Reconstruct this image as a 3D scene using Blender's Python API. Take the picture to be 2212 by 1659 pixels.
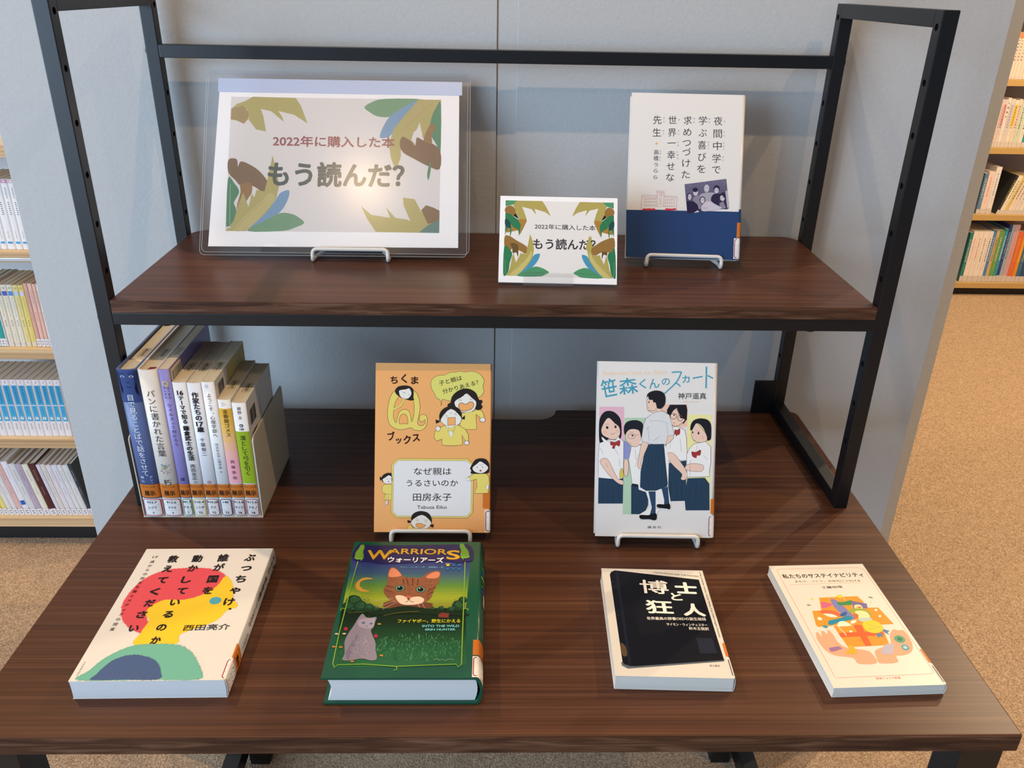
import bpy, bmesh, math, random
from mathutils import Matrix
for o in list(bpy.data.objects): bpy.data.objects.remove(o)
# ---------------------------------------------------------------- camera
# world: metres, z = 0 is the desk top, y = 0 its front edge
CAM_M = ((0.999649, -0.007530, -0.025395, -0.006632), (-0.019607, 0.434262, -0.900573, -0.501304), (0.017809, 0.900755, 0.433962, 0.570558), (0, 0, 0, 1))
cam = bpy.data.objects.new('camera', bpy.data.cameras.new('camera')); bpy.context.scene.collection.objects.link(cam)
cam.matrix_world = Matrix(CAM_M); cam.data.sensor_width = 36; cam.data.lens = 1797.546/2212*36; cam.data.clip_start = .02
bpy.context.scene.camera = cam
# ---------------------------------------------------------------- light
sc = bpy.context.scene
sc.view_settings.view_transform = 'Standard'; sc.view_settings.look = 'None'; sc.view_settings.gamma = 1.0
sc.view_settings.use_curve_mapping = False; sc.view_settings.exposure = -0.03
try: sc.cycles.use_denoising = True; sc.cycles.max_bounces = 6; sc.cycles.transparent_max_bounces = 12
except Exception: pass
wd = bpy.data.worlds.new('daylight'); sc.world = wd; wd.use_nodes = True
wd.node_tree.nodes['Background'].inputs[0].default_value = (.53, .73, 1.0, 1); wd.node_tree.nodes['Background'].inputs[1].default_value = .31
def lamp(x, y, z, power, col=(1, .68, .38), r=.012, cone=150):
    d = bpy.data.lights.new('downlight', 'SPOT'); d.energy = power; d.color = col; d.shadow_soft_size = r; d.spot_size = math.radians(cone); d.spot_blend = .5
    o = bpy.data.objects.new('downlight', d); o.location = (x, y, z); sc.collection.objects.link(o); return o
for x, y, p in ((-.62, .03, 6), (-.10, .03, 30), (1.03, .03, 28), (-.45, -.74, 8), (-1.2, .86, 74)):
    lamp(x, y, 1.90, p)
for x, y, p in ((1.9, 1.3, 108), (2.4, 2.3, 190), (3.2, 1.2, 85)):
    lamp(x, y, 1.90, p, (1, .77, .50))
wa = bpy.data.lights.new('window_daylight', 'AREA'); wa.shape = 'RECTANGLE'; wa.size = 3.0; wa.size_y = 2.2; wa.energy = 190; wa.color = (.56, .76, 1.0)
wo = bpy.data.objects.new('window_daylight', wa); wo.location = (-3.2, -2.4, .7); wo.rotation_euler = (math.radians(90), 0, math.radians(-52)); sc.collection.objects.link(wo)

ART = {
'q': (130, 190, '''
T|3c1a10|ち|207|1708|0.7|82|95|0.03
T|3c1a10|く|319|1725|5.5|62|111|0.03
T|3c1a10|ま|439|1707|0.7|82|95|0.03
P|e8d56e|1|269 1603 193 1566 152 1460 138 1329 156 1224 216 1168 302 1151 400 1174 440 1151 513 1143 568 1186 588 1255 570 1314 527 1324 497 1300 505 1250 532 1241 559 1268 562 1231 532 1199 492 1204 476 1234 497 1346 500 1438 475 1543 415 1605 348 1620
S|2a2320|4.0|1|1|269 1603 193 1566 152 1460 138 1329 156 1224 216 1168 302 1151 400 1174 440 1151 513 1143 568 1186 588 1255 570 1314 527 1324 497 1300 505 1250 532 1241 559 1268 562 1231 532 1199 492 1204 476 1234 497 1346 500 1438 475 1543 415 1605 348 1620
P|f1ae68|1|277 1538 225 1461 205 1356 208 1277 235 1227 247 1277 270 1350 322 1380 376 1364 399 1299 409 1240 427 1292 437 1398 423 1489 382 1542 323 1554
S|2a2320|4.0|1|1|277 1538 225 1461 205 1356 208 1277 235 1227 247 1277 270 1350 322 1380 376 1364 399 1299 409 1240 427 1292 437 1398 423 1489 382 1542 323 1554
P|e8d56e|1|209 1395 271 1435 317 1499 334 1488 298 1429 233 1379 210 1371
S|2a2320|2.6|1|0|209 1395 265 1422 313 1491
S|2a2320|2.6|1|0|213 1374 285 1406 334 1486
P|f1ae68|1|272 1217 271 1271 289 1314 323 1329 355 1305 366 1259 364 1218 317 1220
S|2a2320|4.0|1|1|272 1217 271 1271 289 1314 323 1329 355 1305 366 1259 364 1218 317 1220
P|2a2320|1|230 1553 219 1590 232 1615 262 1639 322 1649 381 1642 423 1608 429 1553 427 1509 436 1490 403 1479 363 1486 290 1508
P|ece8df|1|269 1593 342 1607 378 1617 402 1575 400 1542 366 1502 313 1501 278 1527 266 1560
S|2a2320|2.6|1|1|269 1593 342 1607 378 1617 402 1575 400 1542 366 1502 313 1501 278 1527 266 1560
S|2a2320|2.6|1|0|316 1574 329 1565 336 1557
S|2a2320|2.6|1|0|362 1554 376 1548 381 1539
S|2a2320|2.6|1|0|321 1525 329 1517
S|2a2320|2.6|1|0|299 1577 336 1561
T|3c1a10|ブ|183|1074|6.1|82|103|0.03
T|3c1a10|ッ|266|1034|4.2|62|87|0.03
T|3c1a10|ク|361|1038|3.3|82|108|0.03
T|3c1a10|ス|461|1064|6.2|80|103|0.03
P|dcd873|1|627 1623 623 1696 659 1743 715 1767 774 1771 831 1800 904 1804 944 1815 1004 1806 1063 1816 1137 1804 1190 1765 1219 1710 1206 1650 1218 1591 1185 1538 1105 1504 999 1496 893 1479 814 1483 750 1496 740 1425 726 1490 685 1512 660 1565
S|2a2320|3.3|1|1|627 1623 623 1696 659 1743 715 1767 774 1771 831 1800 904 1804 944 1815 1004 1806 1063 1816 1137 1804 1190 1765 1219 1710 1206 1650 1218 1591 1185 1538 1105 1504 999 1496 893 1479 814 1483 750 1496 740 1425 726 1490 685 1512 660 1565
T|2a2320|子と親は|840|1709|15.1|265|61|0.012
T|2a2320|分かりあえる？|954|1639|15.7|417|58|0.012
P|e8d56e|0|974 1344 1093 1365 1166 1395 1206 1360 1229 1301 1220 1255 1180 1248 1184 1281 1160 1313 1131 1333 1141 1162 949 1160 961 1285
S|2a2320|4.0|0|1|974 1344 1093 1365 1166 1395 1206 1360 1229 1301 1220 1255 1180 1248 1184 1281 1160 1313 1131 1333 1141 1162 949 1160 961 1285
P|2a2320|1|847 1442 856 1521 906 1581 985 1620 1065 1615 1132 1570 1163 1498 1196 1495 1201 1465 1188 1445 1206 1419 1183 1386 1146 1379 1106 1394 1027 1351 894 1403
P|ece8df|1|887 1455 913 1495 972 1529 1025 1566 1085 1517 1132 1474 1126 1412 1087 1365 1000 1351 927 1383
S|2a2320|2.7|1|1|887 1455 913 1495 972 1529 1025 1566 1085 1517 1132 1474 1126 1412 1087 1365 1000 1351 927 1383
P|f1ae68|1|934 1423 947 1453 976 1459 1013 1443 1059 1470 1092 1468 1106 1434 1080 1391 1014 1368 954 1377
S|2a2320|5.3|1|1|934 1423 947 1453 976 1459 1013 1443 1059 1470 1092 1468 1106 1434 1080 1391 1014 1368 954 1377
S|2a2320|2.7|1|0|946 1476 936 1495 949 1511 962 1517
P|2a2320|0|967 1490 967 1488 966 1486 963 1485 961 1485 959 1486 957 1488 957 1490 957 1492 959 1494 961 1495 963 1495 965 1494 967 1493
S|2a2320|2.7|1|0|1066 1520 1081 1523 1095 1510 1090 1490
P|2a2320|0|1076 1499 1076 1497 1074 1495 1072 1494 1070 1494 1068 1495 1066 1497 1066 1499 1066 1502 1068 1503 1070 1504 1072 1504 1074 1504 1076 1502
S|2a2320|2.7|1|0|979 1548 988 1533
S|2a2320|2.7|1|0|1045 1552 1036 1536
P|2a2320|0|1240 1271 1237 1259 1227 1249 1214 1244 1199 1244 1186 1249 1177 1258 1173 1270 1177 1282 1186 1292 1199 1297 1214 1298 1227 1292 1236 1283
P|ece8df|0|1236 1271 1233 1261 1225 1252 1213 1248 1200 1247 1189 1252 1180 1260 1177 1270 1180 1281 1188 1289 1200 1294 1213 1294 1225 1289 1233 1281
P|2a2320|0|677 1269 726 1254 726 1243 684 1222
P|2a2320|0|968 1285 1009 1322 1006 1270 975 1277
P|2a2320|0|880 1426 877 1412 867 1400 853 1394 837 1394 823 1400 813 1411 809 1425 812 1440 822 1451 836 1458 852 1458 867 1452 877 1440
P|e8d56e|0|779 1202 717 1171 672 1135 662 1066 692 1027 739 1044 749 1053 755 982 871 976 983 986 979 1095 1016 1030 1051 1034 1049 1102 1009 1167 935 1209
S|2a2320|4.0|0|1|779 1202 717 1171 672 1135 662 1066 692 1027 739 1044 749 1053 755 982 871 976 983 986 979 1095 1016 1030 1051 1034 1049 1102 1009 1167 935 1209
P|2a2320|1|720 1282 725 1342 768 1395 841 1422 920 1408 967 1351 972 1282 948 1245 750 1243
P|ece8df|1|739 1280 848 1392 961 1301 959 1246 919 1208 823 1194 756 1230
S|2a2320|2.6|1|1|739 1280 848 1392 961 1301 959 1246 919 1208 823 1194 756 1230
P|ece8df|0|793 1198 902 1208 855 1058
S|2a2320|2.6|0|0|793 1198 855 1058 904 1208
P|e8d56e|0|810 1194 850 1172 889 1195 896 1166 876 1146 883 1124 850 1146 817 1126 823 1159
S|2a2320|2.6|0|1|810 1194 850 1172 889 1195 896 1166 876 1146 883 1124 850 1146 817 1126 823 1159
P|f1ae68|0|814 1291 899 1296 900 1210 815 1203
S|2a2320|5.3|0|1|814 1291 899 1296 900 1210 815 1203
S|2a2320|4.0|0|0|786 1322 813 1310 789 1296
S|2a2320|4.0|0|0|910 1344 888 1330 915 1321
S|2a2320|2.6|1|0|841 1352 847 1334
S|2a2320|2.6|1|0|857 1352 855 1334
P|2a2320|0|736 1167 733 1154 725 1142 714 1136 701 1136 689 1142 681 1153 678 1167 681 1180 688 1191 700 1197 713 1198 725 1192 733 1181
P|ece8df|0|732 1167 730 1155 723 1146 713 1140 702 1140 691 1145 684 1155 682 1167 684 1179 691 1188 701 1194 712 1194 722 1189 729 1179
P|2a2320|0|1060 1011 1057 999 1049 990 1038 985 1025 985 1013 990 1005 999 1002 1010 1005 1022 1013 1031 1024 1036 1037 1036 1049 1031 1057 1022
P|ece8df|0|1056 1011 1054 1001 1047 993 1037 989 1025 989 1015 993 1008 1001 1006 1010 1008 1020 1015 1028 1025 1032 1036 1032 1046 1028 1053 1020
P|e8d472|0|256 827 1047 830 1113 761 1107 231 1049 164 250 163 190 224 191 755
S|2a2320|2.6|0|1|256 827 1047 830 1113 761 1107 231 1049 164 250 163 190 224 191 755
P|e6e3e0|0|264 805 1038 808 1091 755 1085 239 1039 182 260 182 212 235 213 747
S|2a2320|2.6|0|1|264 805 1038 808 1091 755 1085 239 1039 182 260 182 212 235 213 747
T|2a2320|なぜ親は|651|686|0.5|419|89|0.008
T|2a2320|うるさいのか|649|554|0.5|579|84|0.008
T|2a2320|田房永子|650|396|0.5|432|94|0.008
T|2a2320|Tabusa Eiko|648|286|0.4|333|55|0.008
P|e8d56e|0|1118 666 1243 673 1283 635 1294 544 1277 524 1278 446 1126 441 1152 523 1145 605 1079 581 1039 587 1048 622
S|2a2320|4.0|0|1|1118 666 1243 673 1283 635 1294 544 1277 524 1278 446 1126 441 1152 523 1145 605 1079 581 1039 587 1048 622
P|2a2320|1|1085 698 1071 724 1097 776 1130 822 1189 838 1249 827 1285 778 1288 700 1263 667 1111 662 1078 672
P|ece8df|1|1098 731 1150 777 1187 803 1243 771 1277 732 1243 686 1191 669 1124 685
S|2a2320|2.6|1|1|1098 731 1150 777 1187 803 1243 771 1277 732 1243 686 1191 669 1124 685
P|2a2320|0|1158 735 1158 733 1156 731 1154 730 1152 730 1150 731 1148 733 1148 735 1148 737 1150 739 1152 740 1154 740 1156 739 1158 737
P|2a2320|0|1217 738 1216 736 1215 734 1212 733 1210 733 1208 734 1206 736 1206 738 1206 740 1208 742 1210 743 1212 743 1215 742 1216 740
S|2a2320|2.6|1|0|1177 766 1190 760 1210 771
P|b06a50|0|1201 699 1200 693 1197 689 1192 686 1186 686 1182 689 1178 693 1177 699 1178 704 1182 709 1186 711 1192 712 1196 709 1200 705
P|ece8df|0|1019 613 1069 622 1072 583 1039 583
S|2a2320|2.6|0|1|1019 613 1069 622 1072 583 1039 583
P|ece8df|0|1252 537 1284 537 1281 489 1255 489
S|2a2320|2.6|0|1|1252 537 1284 537 1281 489 1255 489
P|2a2320|0|57 621 86 611 89 588 63 578
P|2a2320|1|84 585 88 631 131 661 177 664 193 648 194 560 100 559
P|ece8df|0|89 592 158 640 193 625 194 547 133 540 100 562
S|2a2320|2.6|0|1|89 592 158 640 193 625 194 547 133 540 100 562
P|e8d56e|0|107 533 195 537 194 360 111 363 121 430 104 443 86 449 90 507
S|2a2320|2.6|0|1|107 533 195 537 194 360 111 363 121 430 104 443 86 449 90 507
S|2a2320|2.6|0|0|112 427 191 428
S|2a2320|2.0|1|0|135 424 132 363
S|2a2320|2.0|1|0|161 424 160 361
P|2a2320|0|145 592 145 590 144 589 142 588 140 588 139 589 138 590 137 592 138 594 139 595 140 596 142 596 144 595 145 594
P|2a2320|0|179 599 179 597 178 596 176 595 174 595 173 596 172 597 171 599 172 601 173 602 174 603 176 603 178 602 179 601
P|b06a50|0|167 566 166 564 164 561 161 560 157 560 154 561 152 563 151 566 152 569 154 571 157 573 160 573 164 571 166 569
P|ece8df|0|132 355 153 355 153 314 117 304 117 316 132 324
S|2a2320|2.6|0|1|132 355 153 355 153 314 117 304 117 316 132 324
P|e8d56e|0|372 7 375 58 414 87 434 52 631 47 644 2
S|2a2320|2.6|0|1|372 7 375 58 414 87 434 52 631 47 644 2
P|2a2320|0|374 138 420 125 420 113 379 103
P|2a2320|0|630 86 672 93 663 54 633 67
P|2a2320|1|418 123 422 187 465 226 530 240 602 221 642 170 643 99 591 60 447 59
P|ece8df|1|420 129 537 198 636 124 630 79 591 44 487 44 434 72
S|2a2320|2.6|1|1|420 129 537 198 636 124 630 79 591 44 487 44 434 72
P|f1ae68|1|471 72 479 98 525 101 552 88 575 85 565 62 513 49
S|2a2320|3.9|1|1|471 72 479 98 525 101 552 88 575 85 565 62 513 49
S|2a2320|2.6|1|0|470 146 488 152 499 136 483 127 472 136
S|2a2320|2.6|1|0|564 137 584 142 593 127 577 118 567 127
'''),
'sasa': (133, 196.4, '''
P|e6b8c6|0|18 1456 296 1459 310 372 27 367
P|b6d3b4|0|304 1337 541 1340 561 256 304 251
P|f1c5ae|0|725 1493 1005 1496 1007 1249 732 1218
P|f0e8a2|0|1005 1384 1276 1386 1285 313 1017 308
T|f3cf9e|Sasamori kun no Skirt|407|1845|1.7|714|67|-0.004
T|4aa0b8|笹|122|1663|11.8|175|222|0.012
T|4aa0b8|森|335|1690|8.1|210|195|0.012
T|4aa0b8|く|497|1719|4.8|77|121|0.012
T|4aa0b8|ん|624|1726|8.6|118|127|0.012
T|4aa0b8|の|754|1750|2.5|91|101|0.012
S|4aa0b8|14.7|1|0|817 1853 918 1860 916 1831 867 1738 723 1596
S|4aa0b8|13.4|1|0|854 1737 894 1722 919 1696
T|4aa0b8|カ|978|1780|6.2|85|94|0.02
S|4aa0b8|14.7|1|0|1053 1791 1163 1814
S|4aa0b8|17.4|1|0|1204 1925 1206 1683
S|4aa0b8|14.7|1|0|1220 1825 1281 1794
T|2a2320|神戸遥真|1052|1592|0.9|314|75|0.008
T|f3cf9e|Kobe Haruma|1040|1531|0.9|174|30|0
T|3a3838|講 談 社|665|111|1.0|155|30|0
P|2b4257|0|24 665 303 664 304 372 26 367
P|f2efea|0|25 1046 96 1081 197 1089 264 1103 298 1064 303 657 234 642 25 659 17 859
S|3a3838|3.4|0|1|25 1046 96 1081 197 1089 264 1103 298 1064 303 657 234 642 25 659 17 859
P|f0cdb8|1|37 853 118 874 205 715 247 649 301 630 302 586 248 598 165 668 75 773
S|3a3838|3.4|1|1|37 853 118 874 205 715 247 649 301 630 302 586 248 598 165 668 75 773
P|23222a|1|25 1073 18 1259 32 1340 69 1393 122 1411 190 1395 252 1330 270 1237 271 1130 250 1103 222 1143 63 1060
P|f0cdb8|1|44 1193 65 1260 121 1334 193 1276 245 1230 256 1157 223 1105 170 1091 109 1112 61 1140
S|3a3838|3.4|1|1|44 1193 65 1260 121 1334 193 1276 245 1230 256 1157 223 1105 170 1091 109 1112 61 1140
P|efbfab|0|117 1170 114 1162 107 1156 96 1152 84 1152 73 1155 66 1161 63 1170 65 1178 73 1184 83 1188 95 1188 106 1185 114 1178
P|efbfab|0|247 1183 245 1175 240 1168 233 1165 225 1165 217 1168 212 1174 209 1183 211 1191 216 1197 224 1201 232 1201 240 1198 245 1191
P|3a3838|0|125 1224 124 1216 120 1210 114 1207 107 1207 101 1210 97 1216 95 1223 97 1231 101 1237 107 1240 113 1241 119 1237 123 1231
P|3a3838|0|216 1233 215 1226 212 1221 206 1218 200 1217 195 1220 191 1226 190 1233 191 1240 194 1245 200 1249 206 1249 211 1246 215 1240
S|3a3838|3.4|1|0|148 1155 175 1149 199 1166
S|3a3838|2.7|1|0|88 1254 112 1264 132 1259
S|3a3838|2.7|1|0|183 1265 206 1269 223 1260
P|f2efea|1|55 1120 116 1074 184 1069 236 1123 248 1083 211 1049 117 1041 62 1080
S|3a3838|2.7|1|0|55 1120 116 1074 184 1065 239 1130
P|a8383a|1|151 1068 197 1060 253 1083 252 1017 212 1029 194 989 172 995 178 1029 155 1024
S|3a3838|2.7|1|1|151 1068 197 1060 253 1083 252 1017 212 1029 194 989 172 995 178 1029 155 1024
S|3a3838|2.0|1|0|37 993 72 927
S|3a3838|2.0|1|0|108 821 123 781
S|3a3838|2.0|1|0|199 996 241 916
S|3a3838|2.0|1|0|249 876 264 783
S|1c2a3a|2.0|1|0|73 593 73 376
S|1c2a3a|2.0|1|0|133 594 134 377
S|1c2a3a|2.0|1|0|194 595 195 378
S|1c2a3a|2.0|1|0|255 596 256 379
P|e2c35a|1|265 750 292 764 303 664 260 669
S|3a3838|2.0|1|1|265 750 292 764 303 664 260 669
P|8f97c8|0|299 1084 373 1039 377 879 304 877
P|2b4257|0|393 585 586 575 588 361 546 255 400 255
P|f2efea|0|387 1012 467 1040 549 1001 559 561 403 598 383 732 357 865
S|3a3838|3.4|0|1|387 1012 467 1040 549 1001 559 561 403 598 383 732 357 865
P|f0cdb8|1|307 857 353 858 359 758 347 691 313 693
S|3a3838|3.4|1|1|307 857 353 858 359 758 347 691 313 693
P|22252c|0|403 601 559 577 559 554 401 574
P|22252c|1|303 1157 298 1237 327 1288 394 1311 461 1306 509 1267 507 1161 486 1080 465 1147 423 1213 369 1198 330 1145
P|f0cdb8|1|314 1131 336 1185 382 1212 464 1200 489 1134 500 1067 441 1013 373 1032 329 1078
S|3a3838|3.4|1|1|314 1131 336 1185 382 1212 464 1200 489 1134 500 1067 441 1013 373 1032 329 1078
S|6a7080|4.0|1|1|346 1145 384 1156 419 1149 420 1117 385 1103 350 1116
S|6a7080|4.0|1|0|419 1143 465 1149
P|3a3838|0|406 1139 405 1134 402 1131 398 1129 393 1128 388 1130 385 1134 384 1139 385 1143 388 1147 392 1149 397 1149 401 1147 405 1144
S|3a3838|3.4|1|0|359 1058 383 1052
S|3a3838|2.7|1|0|363 1174 404 1175
S|3a3838|2.0|1|0|428 986 442 866
S|3a3838|2.0|1|0|470 933 433 786
P|2b4257|0|782 832 1003 869 1011 415 671 402 745 671
P|f2efea|0|819 1246 906 1247 981 1208 1001 1115 1016 869 915 868 787 872 768 938 776 1059
S|3a3838|3.4|0|1|819 1246 906 1247 981 1208 1001 1115 1016 869 915 868 787 872 768 938 776 1059
P|f0cdb8|1|792 945 860 947 943 848 1006 756 1021 689 988 648 947 661 959 715 877 793 808 872
S|3a3838|3.4|1|1|792 945 860 947 943 848 1006 756 1021 689 988 648 947 661 959 715 877 793 808 872
P|23222a|0|781 1325 774 1431 806 1491 987 1495 1002 1435 998 1328 959 1277 930 1354 881 1459 835 1405 813 1325
P|f0cdb8|1|807 1325 828 1399 877 1446 924 1354 978 1328 943 1287 892 1257 845 1262
S|3a3838|3.4|1|1|807 1325 828 1399 877 1446 924 1354 978 1328 943 1287 892 1257 845 1262
S|5a4038|5.4|1|1|815 1378 849 1395 883 1380 879 1346 847 1332 820 1345
S|5a4038|5.4|1|1|897 1360 927 1374 954 1354 947 1321 915 1314 897 1333
P|3a3838|0|864 1377 863 1372 861 1368 858 1366 854 1366 851 1368 849 1372 848 1376 848 1381 851 1385 854 1387 857 1387 861 1385 863 1381
P|3a3838|0|936 1351 935 1347 933 1343 930 1341 926 1341 923 1343 920 1346 920 1351 920 1355 922 1359 926 1361 929 1361 932 1359 935 1356
S|3a3838|4.0|1|0|845 1289 865 1284
P|a8383a|1|867 1213 894 1207 923 1227 924 1167 898 1154 884 1140 878 1167 865 1153
S|3a3838|2.7|1|1|867 1213 894 1207 923 1227 924 1167 898 1154 884 1140 878 1167 865 1153
S|3a3838|2.0|1|0|929 1114 946 968
S|3a3838|2.0|1|0|828 1139 818 1006
P|2b4257|0|1021 669 1216 679 1269 613 1279 313 1010 308 992 475
P|f2efea|0|1040 1010 1085 1057 1219 1086 1274 1027 1279 854 1265 747 1269 693 1021 682 1009 796 1008 942
S|3a3838|3.4|0|1|1040 1010 1085 1057 1219 1086 1274 1027 1279 854 1265 747 1269 693 1021 682 1009 796 1008 942
P|f0cdb8|1|1004 816 1091 837 1192 819 1194 765 1147 745 1005 762
S|3a3838|3.4|1|1|1004 816 1091 837 1192 819 1194 765 1147 745 1005 762
P|23222a|1|1041 1209 1046 1276 1079 1323 1145 1344 1226 1332 1270 1279 1277 1160 1269 1109 1232 1099 1217 1172 1174 1251 1113 1290 1068 1223
P|f0cdb8|1|1058 1196 1080 1250 1113 1290 1175 1225 1217 1172 1232 1106 1192 1079 1139 1075 1084 1093 1059 1143
S|3a3838|3.4|1|1|1058 1196 1080 1250 1113 1290 1175 1225 1217 1172 1232 1106 1192 1079 1139 1075 1084 1093 1059 1143
P|efbfab|0|1208 1132 1206 1124 1200 1117 1190 1114 1179 1113 1169 1117 1163 1123 1160 1131 1162 1139 1169 1146 1178 1150 1189 1150 1199 1146 1206 1140
P|3a3838|0|1077 1186 1076 1181 1074 1176 1071 1174 1067 1174 1064 1176 1062 1180 1061 1186 1061 1191 1063 1195 1067 1197 1070 1197 1073 1195 1076 1191
P|3a3838|0|1144 1178 1143 1171 1140 1166 1136 1163 1131 1163 1127 1166 1124 1171 1123 1177 1123 1184 1126 1189 1131 1192 1135 1192 1140 1189 1143 1184
S|3a3838|3.4|1|0|1082 1101 1101 1093
S|3a3838|2.7|1|0|1115 1204 1146 1204
P|a8383a|1|1063 970 1108 964 1161 992 1158 932 1122 928 1116 902 1089 906 1068 927
S|3a3838|2.7|1|1|1063 970 1108 964 1161 992 1158 932 1122 928 1116 902 1089 906 1068 927
S|3a3838|2.0|1|0|1126 1038 1108 971
S|3a3838|2.0|1|0|1196 932 1238 880
S|3a3838|2.0|1|0|1050 876 1048 690
S|1c2a3a|2.0|1|0|841 619 837 419
S|1c2a3a|2.0|1|0|908 620 905 420
S|1c2a3a|2.0|1|0|962 621 959 421
S|1c2a3a|2.0|1|0|1056 623 1053 422
S|1c2a3a|2.0|1|0|1123 624 1120 424
S|1c2a3a|2.0|1|0|1190 625 1187 425
S|1c2a3a|2.0|1|0|1237 626 1234 426
P|f2efea|0|537 1201 474 1054 508 1041 446 786 479 533 560 507 618 334 479 245 486 205 689 188 694 282 753 350 679 349 679 322 842 305 844 379 808 565 808 872 763 1058 868 1140 823 1325 728 1404 593 1402
P|f0cdb8|0|559 1441 598 1495 713 1443 728 1404 648 1376 593 1408 573 1417
S|3a3838|3.4|0|1|559 1441 598 1495 713 1443 728 1404 648 1376 593 1408 573 1417
P|f0cdb8|1|507 1074 574 1069 550 961 505 867 499 807 527 774 494 760 459 800 471 893
S|3a3838|3.4|1|1|507 1074 574 1069 550 961 505 867 499 807 527 774 494 760 459 800 471 893
P|f0cdb8|1|794 1152 855 1153 842 1100 763 1038 756 1058
S|3a3838|3.4|1|1|794 1152 855 1153 842 1100 763 1038 756 1058
P|dfe0de|0|594 1375 647 1409 727 1417 802 1378 854 1193 861 1153 788 1139 770 1045 669 1037 581 1055 493 1081 516 1267 541 1334
S|3a3838|3.4|0|1|594 1375 647 1409 727 1417 802 1378 854 1193 861 1153 788 1139 770 1045 669 1037 581 1055 493 1081 516 1267 541 1334
S|3a3838|2.0|1|0|544 1215 584 1242
S|3a3838|2.0|1|0|582 1302 703 1310 798 1272
S|3a3838|2.0|1|0|771 1271 794 1152
S|3a3838|2.0|1|0|563 1241 585 1082
S|3a3838|2.0|1|0|628 1083 707 1137
P|f0cdb8|1|551 1481 547 1534 576 1561 643 1562 659 1482 646 1429 593 1422 555 1430 552 1454
S|3a3838|3.4|1|1|551 1481 547 1534 576 1561 643 1562 659 1482 646 1429 593 1422 555 1430 552 1454
P|23222a|1|547 1554 548 1600 588 1634 655 1648 722 1629 753 1577 750 1497 713 1450 666 1449 645 1509 625 1495 610 1541 577 1541 555 1587
P|f0cdb8|0|648 1495 646 1486 643 1479 638 1475 632 1474 626 1478 622 1486 621 1495 622 1504 625 1512 631 1516 637 1516 642 1512 646 1505
P|3a3838|0|577 1517 577 1512 575 1509 572 1506 569 1506 566 1508 565 1512 564 1517 564 1521 566 1525 569 1527 572 1527 574 1525 576 1522
S|3a3838|3.4|1|0|554 1454 576 1452
P|2b4257|0|577 1045 749 1051 770 872 803 605 795 572 668 523 560 521 492 560 494 734 530 934
S|1c2a3a|2.0|1|0|602 1016 539 534
S|1c2a3a|2.0|1|0|636 1016 580 535
S|1c2a3a|2.0|1|0|670 1017 627 535
S|1c2a3a|2.0|1|0|703 1017 681 536
S|1c2a3a|2.0|1|0|730 1018 735 537
S|1c2a3a|2.0|1|0|744 1018 773 538
P|2f4a66|0|587 515 668 516 674 268 607 240 629 335
P|2f4a66|0|735 551 804 572 828 358 766 350 767 417
P|1a1c20|1|490 232 512 249 593 247 647 268 685 262 686 202 655 190 608 200 513 201
P|1a1c20|1|682 362 712 374 779 371 826 381 839 338 828 314 801 322 706 333
'''),
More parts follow.
